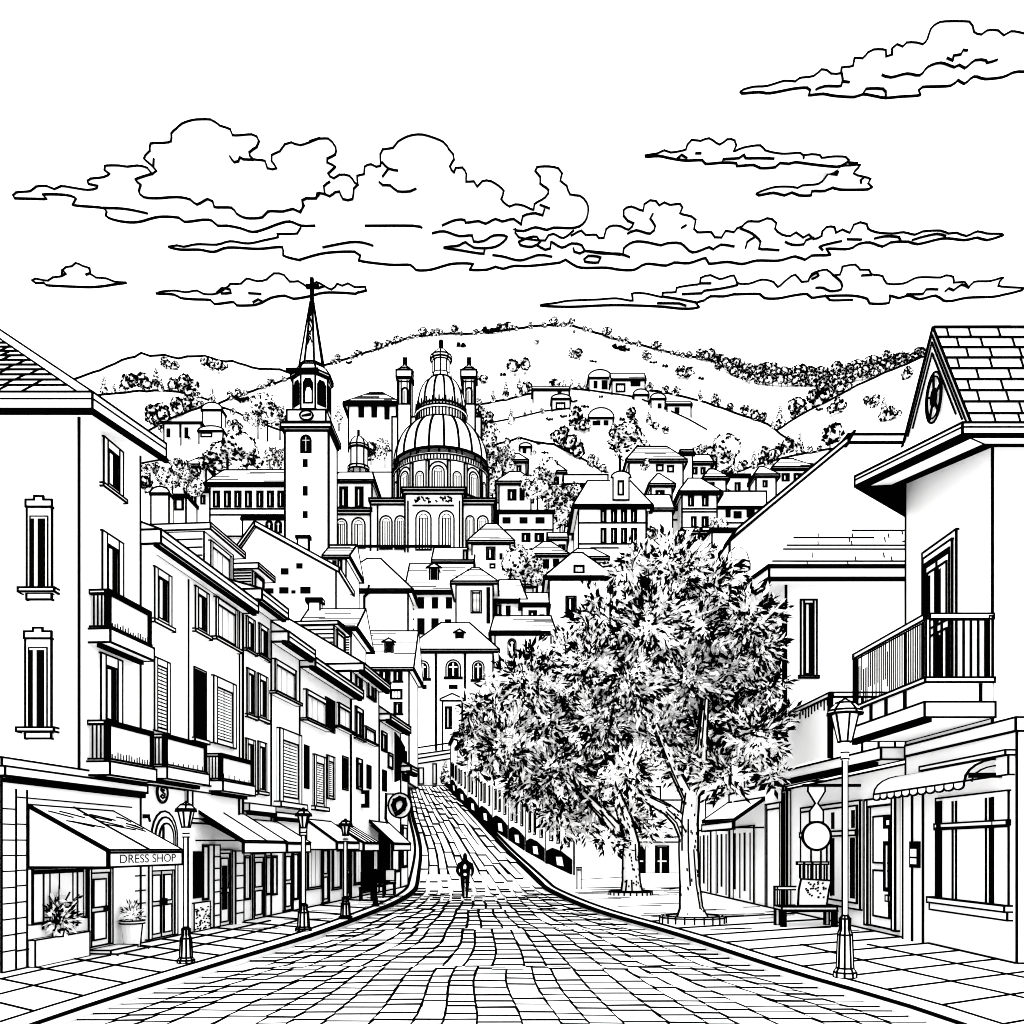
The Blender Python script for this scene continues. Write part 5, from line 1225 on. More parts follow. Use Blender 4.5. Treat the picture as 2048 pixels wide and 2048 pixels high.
# upper drum with arches
Rd = 93 * kc
c = B(3.2); c.lathe((cx, cy), [(Rd * 1.04, Zc(1000, Rd)), (Rd * 1.04, Zc(985, Rd)), (Rd * 1.0, Zc(985, Rd)), (Rd, Zc(918, Rd)), (Rd * 1.03, Zc(916, Rd)), (Rd * 1.03, Zc(908, Rd)), (Rd * 1.0, Zc(904, Rd))], 32, rings=(1, 3, 5), w=3)
for j in range(48):
    a = -math.pi + math.pi * j / 48; c.line(V((cx + Rd * 1.035 * math.cos(a), cy + Rd * 1.035 * math.sin(a), Zc(916, Rd))), V((cx + Rd * 1.035 * math.cos(a), cy + Rd * 1.035 * math.sin(a), Zc(909, Rd))), 3)
for j in range(40):
    a = -math.pi + math.pi * j / 40; c.line(V((cx + Rd * 1.045 * math.cos(a), cy + Rd * 1.045 * math.sin(a), Zc(997, Rd))), V((cx + Rd * 1.045 * math.cos(a), cy + Rd * 1.045 * math.sin(a), Zc(990, Rd))), 2.6)
o = c.build('drum', STONE, T)
n = 16
for j in range(n):
    a = 2 * math.pi * j / n - math.pi / 2 + .02
    if math.sin(a) > -.12: continue
    C_ = V((cx + Rd * math.cos(a), cy + Rd * math.sin(a), 0)); u = V((-math.sin(a), math.cos(a), 0)); nn = V((math.cos(a), math.sin(a), 0))
    fr2 = Fr(C_, u, nn)
    if j % 2 == 0: 
        q = B(3); q.prism(fr2, [(-2.6, Zc(982, Rd)), (2.6, Zc(982, Rd))] + [(2.6 * math.cos(t * math.pi / 8), Zc(942, Rd) + 2.6 * math.sin(t * math.pi / 8)) for t in range(9)], -.4, .12); q.build('arch_surround', STONE, o)
        window(o, Fr(fr2.pt(0, 0, .1), u, nn), (-1.7, 1.7, Zc(982, Rd), Zc(932, Rd)), 'archl', px=False, w=3, sill=False)
    else:
        window(o, fr2, (-1.2, 1.2, Zc(980, Rd), Zc(940, Rd)), 'archl', px=False, w=2.6, sill=False)
        q = B(3); q.box(fr2, -2.9, -2.2, Zc(985, Rd), Zc(922, Rd), -.2, .35); q.box(fr2, 2.2, 2.9, Zc(985, Rd), Zc(922, Rd), -.2, .35); q.build('pilaster', STONE, o)
# the dome and everything on it
prof = []
for j in range(13):
    a = j / 12 * 1.12
    prof.append((Rd * 1.0 * (math.cos(a) ** .9), Zc(904, Rd * .75) + (Zc(832, Rd * .4) - Zc(904, Rd * .75)) * math.sin(a) / math.sin(1.12)))
c = B(4.4); c.lathe((cx, cy), prof, 40, rings=(0,), ribs=20, w=4.6, rot=math.pi / 20 * .9); c.path([], 3); c.build('dome', ROOFM, T)
Rl = 50 * kc
c = B(3); c.lathe((cx, cy), [(Rl * 1.1, Zc(840, Rl)), (Rl * 1.1, Zc(832, Rl)), (Rl, Zc(832, Rl)), (Rl, Zc(812, Rl)), (Rl * 1.05, Zc(812, Rl)), (Rl * 1.05, Zc(808, Rl)), (Rl * .96, Zc(808, Rl)), (Rl * .96, Zc(798, Rl))], 24, rings=(1, 3, 5), w=3)
for j in range(24): a = -math.pi + math.pi * j / 24; c.line(V((cx + Rl * 1.01 * math.cos(a), cy + Rl * 1.01 * math.sin(a), Zc(830, Rl))), V((cx + Rl * 1.01 * math.cos(a), cy + Rl * 1.01 * math.sin(a), Zc(816 + 6 * (j % 2)))), 3)
c.build('upper_drum', STONE, T)
prof = [(Rl * .96 * math.cos(a / 8 * 1.2) ** .8, Zc(799, Rl) + (Zc(762) - Zc(799, Rl)) * math.sin(a / 8 * 1.2) / math.sin(1.2)) for a in range(9)]
c = B(4); c.lathe((cx, cy), prof, 24, rings=(0,), ribs=14, w=4); c.build('upper_dome', ROOFM, T)
Rn = 17 * kc
c = B(2.8); c.lathe((cx, cy), [(Rn * 1.25, Zc(766)), (Rn * 1.25, Zc(760)), (Rn * 1.15, Zc(752)), (Rn, Zc(750)), (Rn, Zc(724)), (Rn * 1.25, Zc(721)), (Rn * 1.25, Zc(715)), (Rn * .8, Zc(707)), (Rn * .2, Zc(698)), (.001, Zc(696))], 12, rings=(0, 1, 3, 4, 5, 6), ribs=8, w=2.8)
c.line(V((cx, cy, Zc(700))), V((cx, cy, Zc(682))), 5); c.line(V((cx, cy, Zc(693))), V((cx, cy, Zc(686))), 9); c.build('lantern', STONE, T)
for px in (810, 938):
    Yk = cy + 6; kk = Yk / F; xk = (px - VX) * kk; Zk = lambda py: H + (VY - py) * kk; R_ = 13 * kk
    c = B(3.4); f2 = front(Yk - R_); c.box(f2, xk - R_, xk + R_, Zk(1000), Zk(764), -2 * R_, 0)
    c.box(f2, xk - R_ * 1.9, xk + R_ * 1.9, Zk(1000), Zk(838), -3 * R_, -.6)
    c.box(f2, xk - R_ * 1.2, xk + R_ * 1.2, Zk(762), Zk(748), -2.2 * R_, R_ * .2)
    c.lathe((xk, Yk), [(R_ * 1.1, Zk(748)), (R_ * .9, Zk(742)), (R_ * .35, Zk(736)), (.001, Zk(733))], 10, rings=(0, 1, 2), w=3)
    for u in (-.8, -.45, .45, .8): c.line(f2.pt(xk + R_ * u, Zk(812), .1), f2.pt(xk + R_ * u, Zk(768), .1), 2.4)
    for yy in (760, 770, 815): c.line(f2.pt(xk - R_, Zk(yy), .1), f2.pt(xk + R_, Zk(yy), .1), 2.4)
    c.lathe((xk, Yk), [(R_ * 1.25, Zk(748)), (R_ * 1.3, Zk(744)), (R_ * .8, Zk(738)), (R_ * .3, Zk(732))], 10, rings=(0, 1, 2), ribs=6, w=2.4)
    c.line(V((xk, Yk, Zk(735))), V((xk, Yk, Zk(718))), 5); c.line(V((xk, Yk, Zk(727))), V((xk, Yk, Zk(720))), 9)
    o = c.build('turret', STONE, T); window(o, f2, (px - 6, 776, px + 6, 808), 'archl', w=3, sill=False)
# ------------------------------------------------------------------ trees
def crown(clumps, n_per, L, dark=.42, wd=.34, fan=7):
    b = B(2)
    for (c, r) in clumps:
        for k in range(int(n_per * r * r)):
            d = V((random.gauss(0, 1), random.gauss(0, 1), random.gauss(0, 1))).normalized()
            p = c + d * r * (random.random() ** .45)
            m = 1 if random.random() < dark else 0
            dd = (d + V((random.gauss(0, .5), random.gauss(0, .5), random.gauss(0, .5)))).normalized()
            for j in range(fan):
                e = (dd + V((random.gauss(0, .33), random.gauss(0, .33), random.gauss(0, .33)))).normalized()
                leaf(b, p + e * L * random.uniform(0, .5) + V((random.gauss(0, 1), random.gauss(0, 1), random.gauss(0, 1))) * L * .25, e, L * random.uniform(.6, 1.2), m if random.random() < .8 else 1 - m, wd)
    return b
def limb(b, pts, rad, seg=9):
    pts = [V(p) for p in pts]; rings = []
    for i, p in enumerate(pts):
        d = (pts[min(i + 1, len(pts) - 1)] - pts[max(i - 1, 0)]).normalized()
        x = d.cross(V((0, 1, 0.01))).normalized(); y = d.cross(x).normalized()
        rings.append([p + (x * math.cos(2 * math.pi * k / seg) + y * math.sin(2 * math.pi * k / seg)) * rad[i] * (1 + .1 * math.sin(k * 2.3 + i)) for k in range(seg)])
    for i in range(len(pts) - 1):
        for k in range(seg):
            b.face([rings[i][k], rings[i][(k + 1) % seg], rings[i + 1][(k + 1) % seg], rings[i + 1][k]])
            if k in (0, seg // 2) or random.random() < .4: b.line(rings[i][k], rings[i + 1][k], 5 if k in (0, seg // 2) else 3.2)
    for i in range(len(pts) - 1):                                    # short bark cracks
        for k in range(int(26 * (pts[i + 1] - pts[i]).length)):
            t = random.random(); q = random.randrange(seg); a = rings[i][q].lerp(rings[i][(q + 1) % seg], random.random()); c = rings[i + 1][q].lerp(rings[i + 1][(q + 1) % seg], random.random())
            b.line(a.lerp(c, t), a.lerp(c, min(1, t + .06)), 3)
def tree_pit(x, y, z, r, label):
    t = B(3)
    t.lathe((x, y), [(r, z), (r, z + .14), (r * .92, z + .17), (r * .8, z + .17), (r * .8, z + .1), (.001, z + .1)], 22, rings=(1, 2, 3), w=3)
    for k in range(22): a = 2 * math.pi * k / 22; t.line(V((x + r * 1.01 * math.cos(a), y + r * 1.01 * math.sin(a), z)), V((x + r * 1.01 * math.cos(a), y + r * 1.01 * math.sin(a), z + .16)), 3)
    for k in range(40): a = random.uniform(0, 6.28); q = r * random.uniform(.2, .78); t.line(V((x + q * math.cos(a), y + q * math.sin(a), z + .11)), V((x + q * math.cos(a) + .06, y + q * math.sin(a), z + .12)), 3)
    tag(t.build('tree_pit', STONE, loc=(x, y, z)), label, 'tree pit')
def cl(lst, Y, sp):
    out = []
    for (px, py, r) in lst:
        c = P(px, py, Y + random.uniform(-sp, sp)); out.append((c, r * Y / F))
    return out
C1 = [(1350, 1140, 62), (1280, 1150, 58), (1420, 1160, 62), (1210, 1235, 60), (1300, 1250, 75), (1400, 1250, 80), (1490, 1235, 55), (1180, 1320, 58), (1260, 1360, 78), (1370, 1360, 80), (1470, 1350, 75), (1530, 1370, 40), (1520, 1290, 44), (1210, 1440, 66), (1310, 1470, 76), (1420, 1460, 80), (1510, 1470, 60), (1545, 1545, 30), (1450, 1545, 52), (1380, 1530, 44), (1250, 1540, 52), (1565, 1440, 22), (1540, 1230, 28)]
T = thing('large_tree', 'large leafy tree with forked speckled trunk on the right pavement', 'tree', (4.56, 22.4, .12))
b = B(4); z0 = .12; Yt = 22.4
q = lambda px, py, dy=0: P(px, py, Yt + dy)
limb(b, [q(1388, 1850), q(1386, 1838), q(1384, 1815), q(1380, 1770), q(1376, 1700), q(1376, 1640), q(1382, 1590), q(1400, 1530), q(1410, 1400)], [.62, .40, .28, .24, .235, .22, .2, .15, .08])
limb(b, [q(1374, 1670), q(1360, 1640), q(1335, 1618), q(1300, 1600), q(1262, 1585, .3), q(1220, 1500, .5)], [.2, .17, .13, .11, .09, .05])
limb(b, [q(1380, 1600), q(1350, 1540), q(1310, 1450)], [.16, .12, .06])
limb(b, [q(1386, 1590), q(1430, 1540), q(1480, 1450)], [.14, .1, .05])
b.build('trunk', STONE, T)
crown(cl(C1, Yt, 1.3), 175, .27, dark=.6).build('crown', LEAF, T)
tree_pit(4.56, 22.4, .12, .82, 'round stone rimmed pit round the foot of the large tree')
C2 = [(1060, 1370, 60), (985, 1430, 52), (1100, 1440, 64), (1005, 1490, 62), (1110, 1540, 66), (1050, 1560, 56), (1180, 1600, 54), (1250, 1630, 40), (1120, 1630, 42), (1300, 1655, 30), (1220, 1680, 24), (1180, 1550, 58), (1140, 1310, 44), (950, 1470, 34), (955, 1410, 30), (1010, 1360, 36), (1150, 1400, 60), (1170, 1480, 60), (960, 1530, 30), (1170, 1660, 28), (1080, 1320, 34)]
T = thing('small_tree', 'smaller spreading tree behind the large one, leaning over the street', 'tree', (4.75, 35.5, .12))
b = B(4); Yt = 35.5
limb(b, [q(1266, 1795), q(1265, 1785), q(1264, 1760), q(1262, 1720), q(1262, 1690), q(1250, 1640), q(1230, 1580)], [.62, .42, .34, .32, .31, .26, .15])
limb(b, [q(1262, 1690), q(1200, 1620), q(1120, 1540)], [.25, .18, .1])
b.build('trunk', STONE, T)
crown(cl(C2, Yt, 1.6), 74, .40, dark=.6).build('crown', LEAF, T)
tree_pit(4.75, 35.5, .12, .85, 'flat planted pit round the foot of the smaller tree')

def small_tree_mesh(kind, n, seed, ls=.8):
    random.seed(seed); b = B(2)
    if kind == 'round':
        lumps = [(V((random.uniform(-.28, .28), random.uniform(-.2, .2), .62 + random.uniform(-.2, .25))), random.uniform(.30, .40)) for _ in range(3)]
    elif kind == 'cypress':
        lumps = [(V((0, 0, .25 + .16 * j)), .20 * (1 - j / 6.5) + .02) for j in range(6)]
    else:
        lumps = [(V((random.uniform(-.8, .8), random.uniform(-.2, .2), .3 + random.uniform(-.1, .2))), random.uniform(.2, .32)) for _ in range(8)]
    for c, r in lumps:
        k = 7                                                        # the leafy mass of each clump
        for i in range(k):
            for j in range(4):
                pa = lambda ii, jj: c + V((math.cos(2 * math.pi * ii / k) * math.sin(math.pi * jj / 4), math.sin(2 * math.pi * ii / k) * math.sin(math.pi * jj / 4), math.cos(math.pi * jj / 4))) * r * .82
                b.face([pa(i, j), pa(i + 1, j), pa(i + 1, j + 1), pa(i, j + 1)], 1 if kind == 'shrub' else 0)
        for _ in range(n):                                           # dark leaf tips all round it, lying along its surface
            d = V((random.gauss(0, 1), random.gauss(0, 1), random.gauss(0, 1))).normalized()
            e = d.cross(V((random.gauss(0, 1), random.gauss(0, 1), random.gauss(0, 1)))).normalized()
            q = c + d * r * random.uniform(.84, 1.0); L = r * random.uniform(.6, 1.3) * ls
            b.face([q - e * L * .5, q + d * L * .3 + d.cross(e) * L * .3, q + e * L * .5, q - d.cross(e) * L * .3], 1)
    b.face([V((-.04, 0, -.3)), V((.04, 0, -.3)), V((.03, 0, .5)), V((-.03, 0, .5))], 1); b.face([V((0, -.04, -.3)), V((0, .04, -.3)), V((0, .03, .5)), V((0, -.03, .5))], 1)
    me = bpy.data.meshes.new('foliage_' + kind); me.from_pydata([tuple(p) for p in b.v], [], b.f)
    me.materials.append(LEAF); me.materials.append(INK); me.polygons.foreach_set('material_index', b.m); me.update()
    return me
MESH = {k: [small_tree_mesh(k, n, s) for s in (1, 2, 3)] for k, n in (('round', 40), ('cypress', 30), ('shrub', 34))}
FINE = {k: [small_tree_mesh(k, n, s, .33) for s in (4, 5, 6)] for k, n in (('round', 130), ('cypress', 90))}
random.seed(11)
def plant(kind, p, size, label, group, flat=1.0, src=None):
    nm = {'round': 'round_tree', 'cypress': 'cypress', 'shrub': 'shrub'}[kind]
    o = bpy.data.objects.new(nm, random.choice((src or MESH)[kind])); COL.objects.link(o)
    o.location = p; o.scale = (size * flat, size * flat, size); o.rotation_euler = (0, 0, random.uniform(0, 6.28) if kind != 'shrub' else random.uniform(-.3, .3))
    tag(o, label, 'tree' if kind != 'shrub' else 'shrub', group)
    return o
def onh(kind, key, px, py, hpx, label, group, flat=1.0):
    p = onridge(key, px, py); return plant(kind, p, hpx * p.y / F, label, group, flat)
# rows and groves: (kind, ridge, pixel x, pixel foot y, height in pixels)
px = 462
while px < 1560:                                                     # trees along the crest of the tall hill
    if not (640 < px < 655):
        s = random.choice((8, 10, 12, 15, 17)) * (1.25 if px > 1350 else 1)
        onh('round', 'crest', px, crest_y('crest', px) + 3, s, 'small round tree in the line along the crest of the tallest hill', 'trees along the tallest crest', 1.15)
    px += random.choice((9, 11, 13, 16, 30)) if px < 1400 else 10
px = 1440
while px < 1850:                                                     # wooded band on the right shoulder
    c = crest_y('crest', px)
    for row in range(2 if px < 1500 else 3):
        onh('round', 'crest', px + random.uniform(-4, 4), c + 4 + row * (9 if px < 1800 else 6), random.uniform(16, 24), 'round tree in the wooded band on the right shoulder of the tallest hill', 'trees of the wooded band', 1.1)
    px += 15
for x, dy, h, k in ((208, 0, 34, 'cypress'), (228, 0, 22, 'cypress'), (246, 0, 34, 'cypress'), (266, 0, 36, 'round'), (290, 0, 30, 'round'), (312, 0, 42, 'cypress'), (322, 2, 28, 'cypress'), (340, 0, 26, 'cypress'), (352, 0, 26, 'round'), (364, 1, 32, 'round'), (382, 3, 30, 'round'), (396, 6, 14, 'round')):
    onh(k, 'left_grove', x, crest_y('left_grove', x) + dy, h, 'tree in the grove on the left hill ' + ('with a pointed crown' if k == 'cypress' else 'with a round crown'), 'grove on the left hill')
for x, y, h in ((333, 738, 18), (350, 740, 16), (410, 738, 20), (438, 748, 22), (425, 742, 16)): onh('round', 'far_left', x, y, h, 'lone tree high on the far left mountain', 'lone trees on the far left mountain', 1.2)
for x, y, h, k in ((922, 695, 12, 'shrub'), (985, 668, 18, 'shrub'), (1076, 690, 10, 'round'), (1142, 716, 22, 'cypress'), (1159, 720, 22, 'round'), (1186, 725, 7, 'shrub'), (1030, 752, 28, 'round'), (1050, 748, 26, 'round'), (1006, 752, 8, 'shrub'), (968, 770, 18, 'round'), (1294, 722, 16, 'round'), (1308, 728, 8, 'shrub'), (1330, 735, 8, 'shrub'), (1358, 758, 22, 'round'), (1374, 760, 22, 'round'), (1402, 760, 8, 'shrub'), (1240, 700, 14, 'shrub'), (488, 805, 16, 'shrub'), (1149, 667, 7, 'round'), (700, 728, 8, 'shrub'), (1250, 704, 12, 'shrub')):
    onh(k, 'crest', x, y, h, 'scattered tree or bush on the open face of the tallest hill', 'scattered trees on the tallest hill', 1.2)
for x, h, k in ((960, 12, 'round'), (986, 26, 'cypress'), (1012, 34, 'cypress'), (1038, 36, 'cypress'), (1058, 26, 'round'), (1112, 22, 'round'), (1128, 22, 'cypress'), (1144, 22, 'cypress'), (1158, 18, 'cypress'), (1170, 18, 'cypress'), (1300, 16, 'round'), (1334, 18, 'round'), (1352, 18, 'round'), (1400, 26, 'cypress'), (1430, 20, 'round'), (1460, 20, 'round'), (1486, 22, 'round'), (1512, 22, 'round'), (1528, 24, 'round'), (1545, 20, 'cypress')):
    onh(k, 'middle', x, crest_y('middle', x) + 1, h, ('pointed' if k == 'cypress' else 'round') + ' tree on the crest line of the middle hill', 'trees on the middle hill crest')
for x, y, h, k in ((960, 852, 34, 'round'), (975, 858, 26, 'round'), (1022, 850, 32, 'cypress'), (1050, 834, 16, 'cypress'), (1062, 830, 14, 'cypress'), (1085, 828, 10, 'round'), (1150, 806, 9, 'shrub'), (1170, 816, 9, 'shrub'), (1202, 796, 7, 'shrub'), (1128, 836, 9, 'shrub'), (1100, 842, 9, 'shrub'), (1152, 862, 36, 'round'), (1168, 868, 26, 'round'), (1230, 862, 14, 'round'), (1264, 842, 28, 'round'), (1270, 860, 22, 'round'), (1298, 850, 28, 'cypress'), (1312, 864, 18, 'round'), (1328, 872, 18, 'round'), (1244, 842, 9, 'shrub')):
    onh(k, 'middle', x, y, h, 'tree on the slope among the farms of the middle hill', 'trees among the hill farms')
for x, y, h, k in ((1110, 880, 26, 'round'), (1122, 898, 34, 'round'), (1140, 912, 34, 'round'), (1160, 920, 32, 'round'), (1180, 934, 20, 'round'), (1196, 938, 26, 'cypress'), (1204, 950, 18, 'round'), (1016, 896, 18, 'round'), (1036, 884, 10, 'round'), (1080, 890, 9, 'shrub'), (1070, 912, 10, 'round'), (1122, 940, 9, 'shrub'), (1090, 908, 8, 'shrub'), (1352, 898, 20, 'round'), (1374, 896, 22, 'round'), (1398, 910, 14, 'round'), (1385, 912, 18, 'round')):
    onh(k, 'low', x, y + (0 if y > crest_y('low', x) else 0), h, 'tree on the low rise behind the mansion and the dome', 'trees on the low rise')
for x, y, h, k in ((1560, 840, 42, 'cypress'), (1590, 830, 34, 'round'), (1605, 824, 28, 'round'), (1624, 816, 40, 'round'), (1640, 808, 40, 'round'), (1652, 802, 34, 'round'), (1678, 792, 28, 'round'), (1700, 782, 16, 'round'), (1756, 752, 16, 'round'), (1662, 834, 22, 'round'), (1682, 826, 26, 'round'), (1640, 822, 9, 'shrub'), (1733, 812, 20, 'round'), (1748, 816, 22, 'round'), (1768, 844, 44, 'cypress'), (1782, 842, 26, 'round'), (1800, 836, 14, 'round'), (1816, 758, 22, 'round'), (1678, 858, 9, 'shrub'), (1702, 872, 9, 'shrub'), (1505, 884, 22, 'round'), (1520, 880, 20, 'round'), (1545, 870, 14, 'round'), (1585, 838, 14, 'round')):
    onh(k, 'right', x, y, h, 'tree on the near face of the right hill', 'trees on the right hill')
for x, y, h, k in ((1420, 980, 34, 'round'), (1470, 960, 30, 'cypress'), (1508, 938, 34, 'cypress'), (1530, 932, 30, 'round'), (1546, 930, 26, 'round'), (1566, 915, 26, 'round'), (1580, 910, 32, 'round'), (1600, 905, 40, 'cypress'), (1622, 908, 14, 'round'), (1640, 905, 14, 'round'), (1660, 902, 46, 'round'), (1684, 896, 10, 'round'), (1490, 945, 24, 'round'), (1450, 966, 28, 'round')):
    onh(k, 'right_low', x, y, h, 'tree in the hedge line under the right hill', 'trees under the right hill')
for x, y, h, k in ((424, 812, 34, 'cypress'), (404, 815, 14, 'round'), (310, 852, 36, 'round'), (330, 848, 34, 'round'), (352, 838, 38, 'round'), (372, 826, 30, 'round'), (390, 820, 20, 'round'), (440, 830, 18, 'round'), (466, 830, 12, 'round'), (490, 842, 14, 'round'), (502, 846, 12, 'round'), (320, 868, 20, 'round'), (310, 858, 22, 'round'), (380, 884, 22, 'cypress'), (458, 856, 14, 'round'), (470, 860, 22, 'round'), (480, 872, 24, 'round'), (248, 815, 10, 'shrub')):
    onh(k, 'left_spur', x, max(y, crest_y('left_spur', x)), h, 'tree around the farms on the left spur', 'trees on the left spur')
def town_tree(px, py, hpx, Y, label, kind='round', flat=1.0, group=None):
    p = P(px, py, Y); return plant(kind, p, hpx * Y / F, label, group, flat, FINE if hpx > 38 else MESH)
town_tree(455, 950, 72, 300, 'big bushy tree behind the long arcaded building', flat=1.3)
town_tree(425, 948, 34, 296, 'low bush at the left of the big bushy tree', flat=1.2)
town_tree(494, 948, 76, 305, 'tall narrow tree right of the big bushy tree', flat=.8)
for x, y, h in ((515, 945, 30), (540, 944, 44), (560, 944, 40), (408, 948, 26)): town_tree(x, y, h, 296, 'bushy tree in the row behind the arcaded roof', group='bushes behind the arcaded roof')
town_tree(535, 866, 58, 380, 'large round tree just left of the clock stage', flat=1.2)
town_tree(516, 866, 42, 384, 'round tree beside the large tree left of the clock stage')
town_tree(560, 866, 50, 384, 'bushy tree touching the clock stage')
town_tree(678, 850, 44, 420, 'dark pointed tree between the tower and the villa', 'cypress')
town_tree(742, 920, 36, 300, 'small tree above the round cupola'); town_tree(770, 925, 40, 300, 'small tree between the cupola and the great dome')
for x, y, h in ((975, 912, 56), (965, 946, 54), (985, 958, 60), (1005, 950, 50), (985, 1000, 56), (968, 1005, 50)): town_tree(x, y, h, 285, 'bushy tree pressed against the right side of the great drum', group='trees right of the drum')
for x, y, h in ((1085, 985, 56), (1075, 1020, 60), (1098, 1030, 56), (1120, 1040, 52), (1145, 1060, 70), (1120, 1075, 56), (1135, 1035, 60)): town_tree(x, y, h, 238, 'bushy tree left of the mansion', group='trees left of the mansion')
town_tree(1240, 930, 66, 330, 'large round tree behind the mansion roof', flat=1.4); town_tree(1276, 930, 44, 332, 'smaller tree right of the large tree behind the mansion roof')
town_tree(1432, 958, 72, 330, 'large dark tree right of the high hip roofed house', flat=1.1); town_tree(1404, 945, 50, 335, 'round tree behind the flat shed')
for x, y, h in ((1050, 1180, 80), (1075, 1182, 52), (1040, 1150, 50), (1062, 1160, 50)): town_tree(x, y, h, 170, 'leafy garden tree below the cottage with three windows', group='garden trees below the cottage')
for x, y, h in ((1308, 1090, 30), (1330, 1094, 24), (1360, 1096, 30), (1400, 1094, 34), (1440, 1080, 40), (1290, 940, 20)): town_tree(x, y, h, 205, 'low bush at the foot of the mansion wing', group='bushes below the mansion')
for x, y, h in ((285, 925, 40), (300, 960, 50), (320, 970, 44), (345, 985, 50), (372, 980, 40), (390, 1005, 44), (290, 985, 34), (395, 960, 26), (335, 945, 18), (352, 940, 24), (375, 942, 18)): town_tree(x, y, h, 262, 'bush on the bank behind the tall left house', group='bushes behind the tall left house')
p = P(890, 1572, 112); plant('cypress', V((p.x, p.y, zr(112) + .2)), 2.8, 'slim dark tree standing at the very top of the street', None)

# ------------------------------------------------------------------ lamps
def lamp(px, pyb, pyt, label, wd=1.0):
    Y = (H - .12) * F / (pyb - VY); x = (px - VX) / F * Y; z = .12; h = (pyb - pyt) * Y / F
    t = thing('street_lamp', label, 'street lamp', (x, y_ := Y, z), 'street lamps')
    s = h / 2.6
    c = (x, Y)
    b = B(3.6); b.lathe(c, [(.16 * s * wd, z), (.16 * s * wd, z + .05 * s), (.12 * s * wd, z + .09 * s), (.10 * s * wd, z + .40 * s), (.07 * s * wd, z + .46 * s), (.075 * s * wd, z + .55 * s), (.04 * s * wd, z + .58 * s)], 8, rings=(0, 1, 2, 3, 5, 6), ribs=8, rot=.39); b.build('base', PAINT, t)
    b = B(3.6); r = .035 * s * wd; b.lathe(c, [(r, z + .58 * s), (r, z + h - .58 * s), (r * 1.6, z + h - .56 * s), (r * 1.6, z + h - .50 * s), (r * 1.1, z + h - .48 * s), (r * 2.0, z + h - .40 * s)], 8, rings=(2, 3, 5), w=3)
    for a in (-1, 1): b.line(V((x + a * r, Y, z + .58 * s)), V((x + a * r, Y, z + h - .58 * s)), 4)
    b.build('post', PAINT, t)
    b = B(3.6); z1, z2 = z + h - .40 * s, z + h - .14 * s
    b.lathe(c, [(.06 * s, z1), (.12 * s, z2)], 6, rings=(0, 1), ribs=6, w=3.6, rot=.52); g = b.build('lantern', PAINT, t)
    b = B(3.6); b.lathe(c, [(.16 * s, z2), (.15 * s, z2 + .03 * s), (.08 * s, z2 + .10 * s), (.02 * s, z2 + .13 * s), (.001, z2 + .15 * s)], 10, rings=(0, 1, 2), w=4, ribs=5); b.build('cap', PAINT, g)
lamp(372, 1926, 1605, 'nearest lamp post on the left pavement, beside the dress shop awning', .8)
lamp(607, 1862, 1618, 'second lamp post along the left kerb, in front of the louvred shutters')
lamp(691, 1838, 1640, 'third lamp post along the left kerb, slim and far')
lamp(1690, 1955, 1398, 'tall lamp post on the right pavement before the railed balcony', .62)
lamp(751, 1813, 1740, 'short bollard lamp post where the left kerb bends', 1.3)
q = P(1158, 1696, 40.5); b = B(3); b.lathe((q.x, 40.5), [(.09, .12), (.09, 1.0), (.11, 1.02), (.11, 1.1), (.001, 1.14)], 8, rings=(1, 3), w=3)
for s in (-1, 1): b.line(V((q.x + s * .09, 40.5, .12)), V((q.x + s * .09, 40.5, 1.05)), 3)
tag(b.build('bollard', PAINT, loc=(q.x, 40.5, .12)), 'slim white bollard at the corner where the right kerb starts uphill', 'bollard')

# ------------------------------------------------------------------ the walker
def skin_body(name, verts, edges_, parent, material, sub=2):
    me = bpy.data.meshes.new(name); loc = LOC[parent.name]
    me.from_pydata([tuple(V(v[:3]) - loc) for v in verts], edges_, [])
    o = bpy.data.objects.new(name, me); COL.objects.link(o)
    o.modifiers.new('skin', 'SKIN'); m2 = o.modifiers.new('sub', 'SUBSURF'); m2.levels = sub
    for i, v in enumerate(verts):
        me.skin_vertices[0].data[i].radius = (v[3], v[4] if len(v) > 4 else v[3])
    me.skin_vertices[0].data[0].use_root = True
    bpy.context.view_layer.update()
    me2 = bpy.data.meshes.new_from_object(o.evaluated_get(bpy.context.evaluated_depsgraph_get()))
    bpy.data.objects.remove(o); me2.name = name
    me2.materials.clear(); me2.materials.append(material)
    o = bpy.data.objects.new(name, me2); COL.objects.link(o); o.parent = parent; LOC[o.name] = loc
    return o
Yp = 34.6; xp = (930 - VX) / F * Yp; zp = zr(Yp)
T = thing('person', 'walker in dark hooded coat and slim trousers with a pale pack, alone on the cobbles', 'person', (xp, Yp, zp))
j = lambda x, y, z: (xp + x, Yp + y, zp + z)
sk = [(*j(0, 0, .95), .19, .13), (*j(0, 0, 1.15), .19, .13), (*j(0, .02, 1.38), .23, .13), (*j(0, .03, 1.53), .08, .08), (*j(0, .04, 1.68), .105, .115), (*j(0, .03, 1.82), .06, .07),
      (*j(-.24, .02, 1.36), .075), (*j(-.31, -.02, 1.10), .075), (*j(-.22, .10, .92), .05), (*j(-.17, .16, .90), .04),
      (*j(.25, .02, 1.36), .075), (*j(.31, -.02, 1.12), .075), (*j(.27, .10, .94), .05), (*j(.22, .16, .92), .04),
      (*j(-.09, 0, .85), .11), (*j(-.08, -.06, .48), .075), (*j(-.06, .06, .09), .05), (*j(-.06, .18, .05), .045),
      (*j(.09, 0, .85), .11), (*j(.085, .06, .48), .075), (*j(.07, -.08, .09), .05), (*j(.075, .06, .05), .045)]
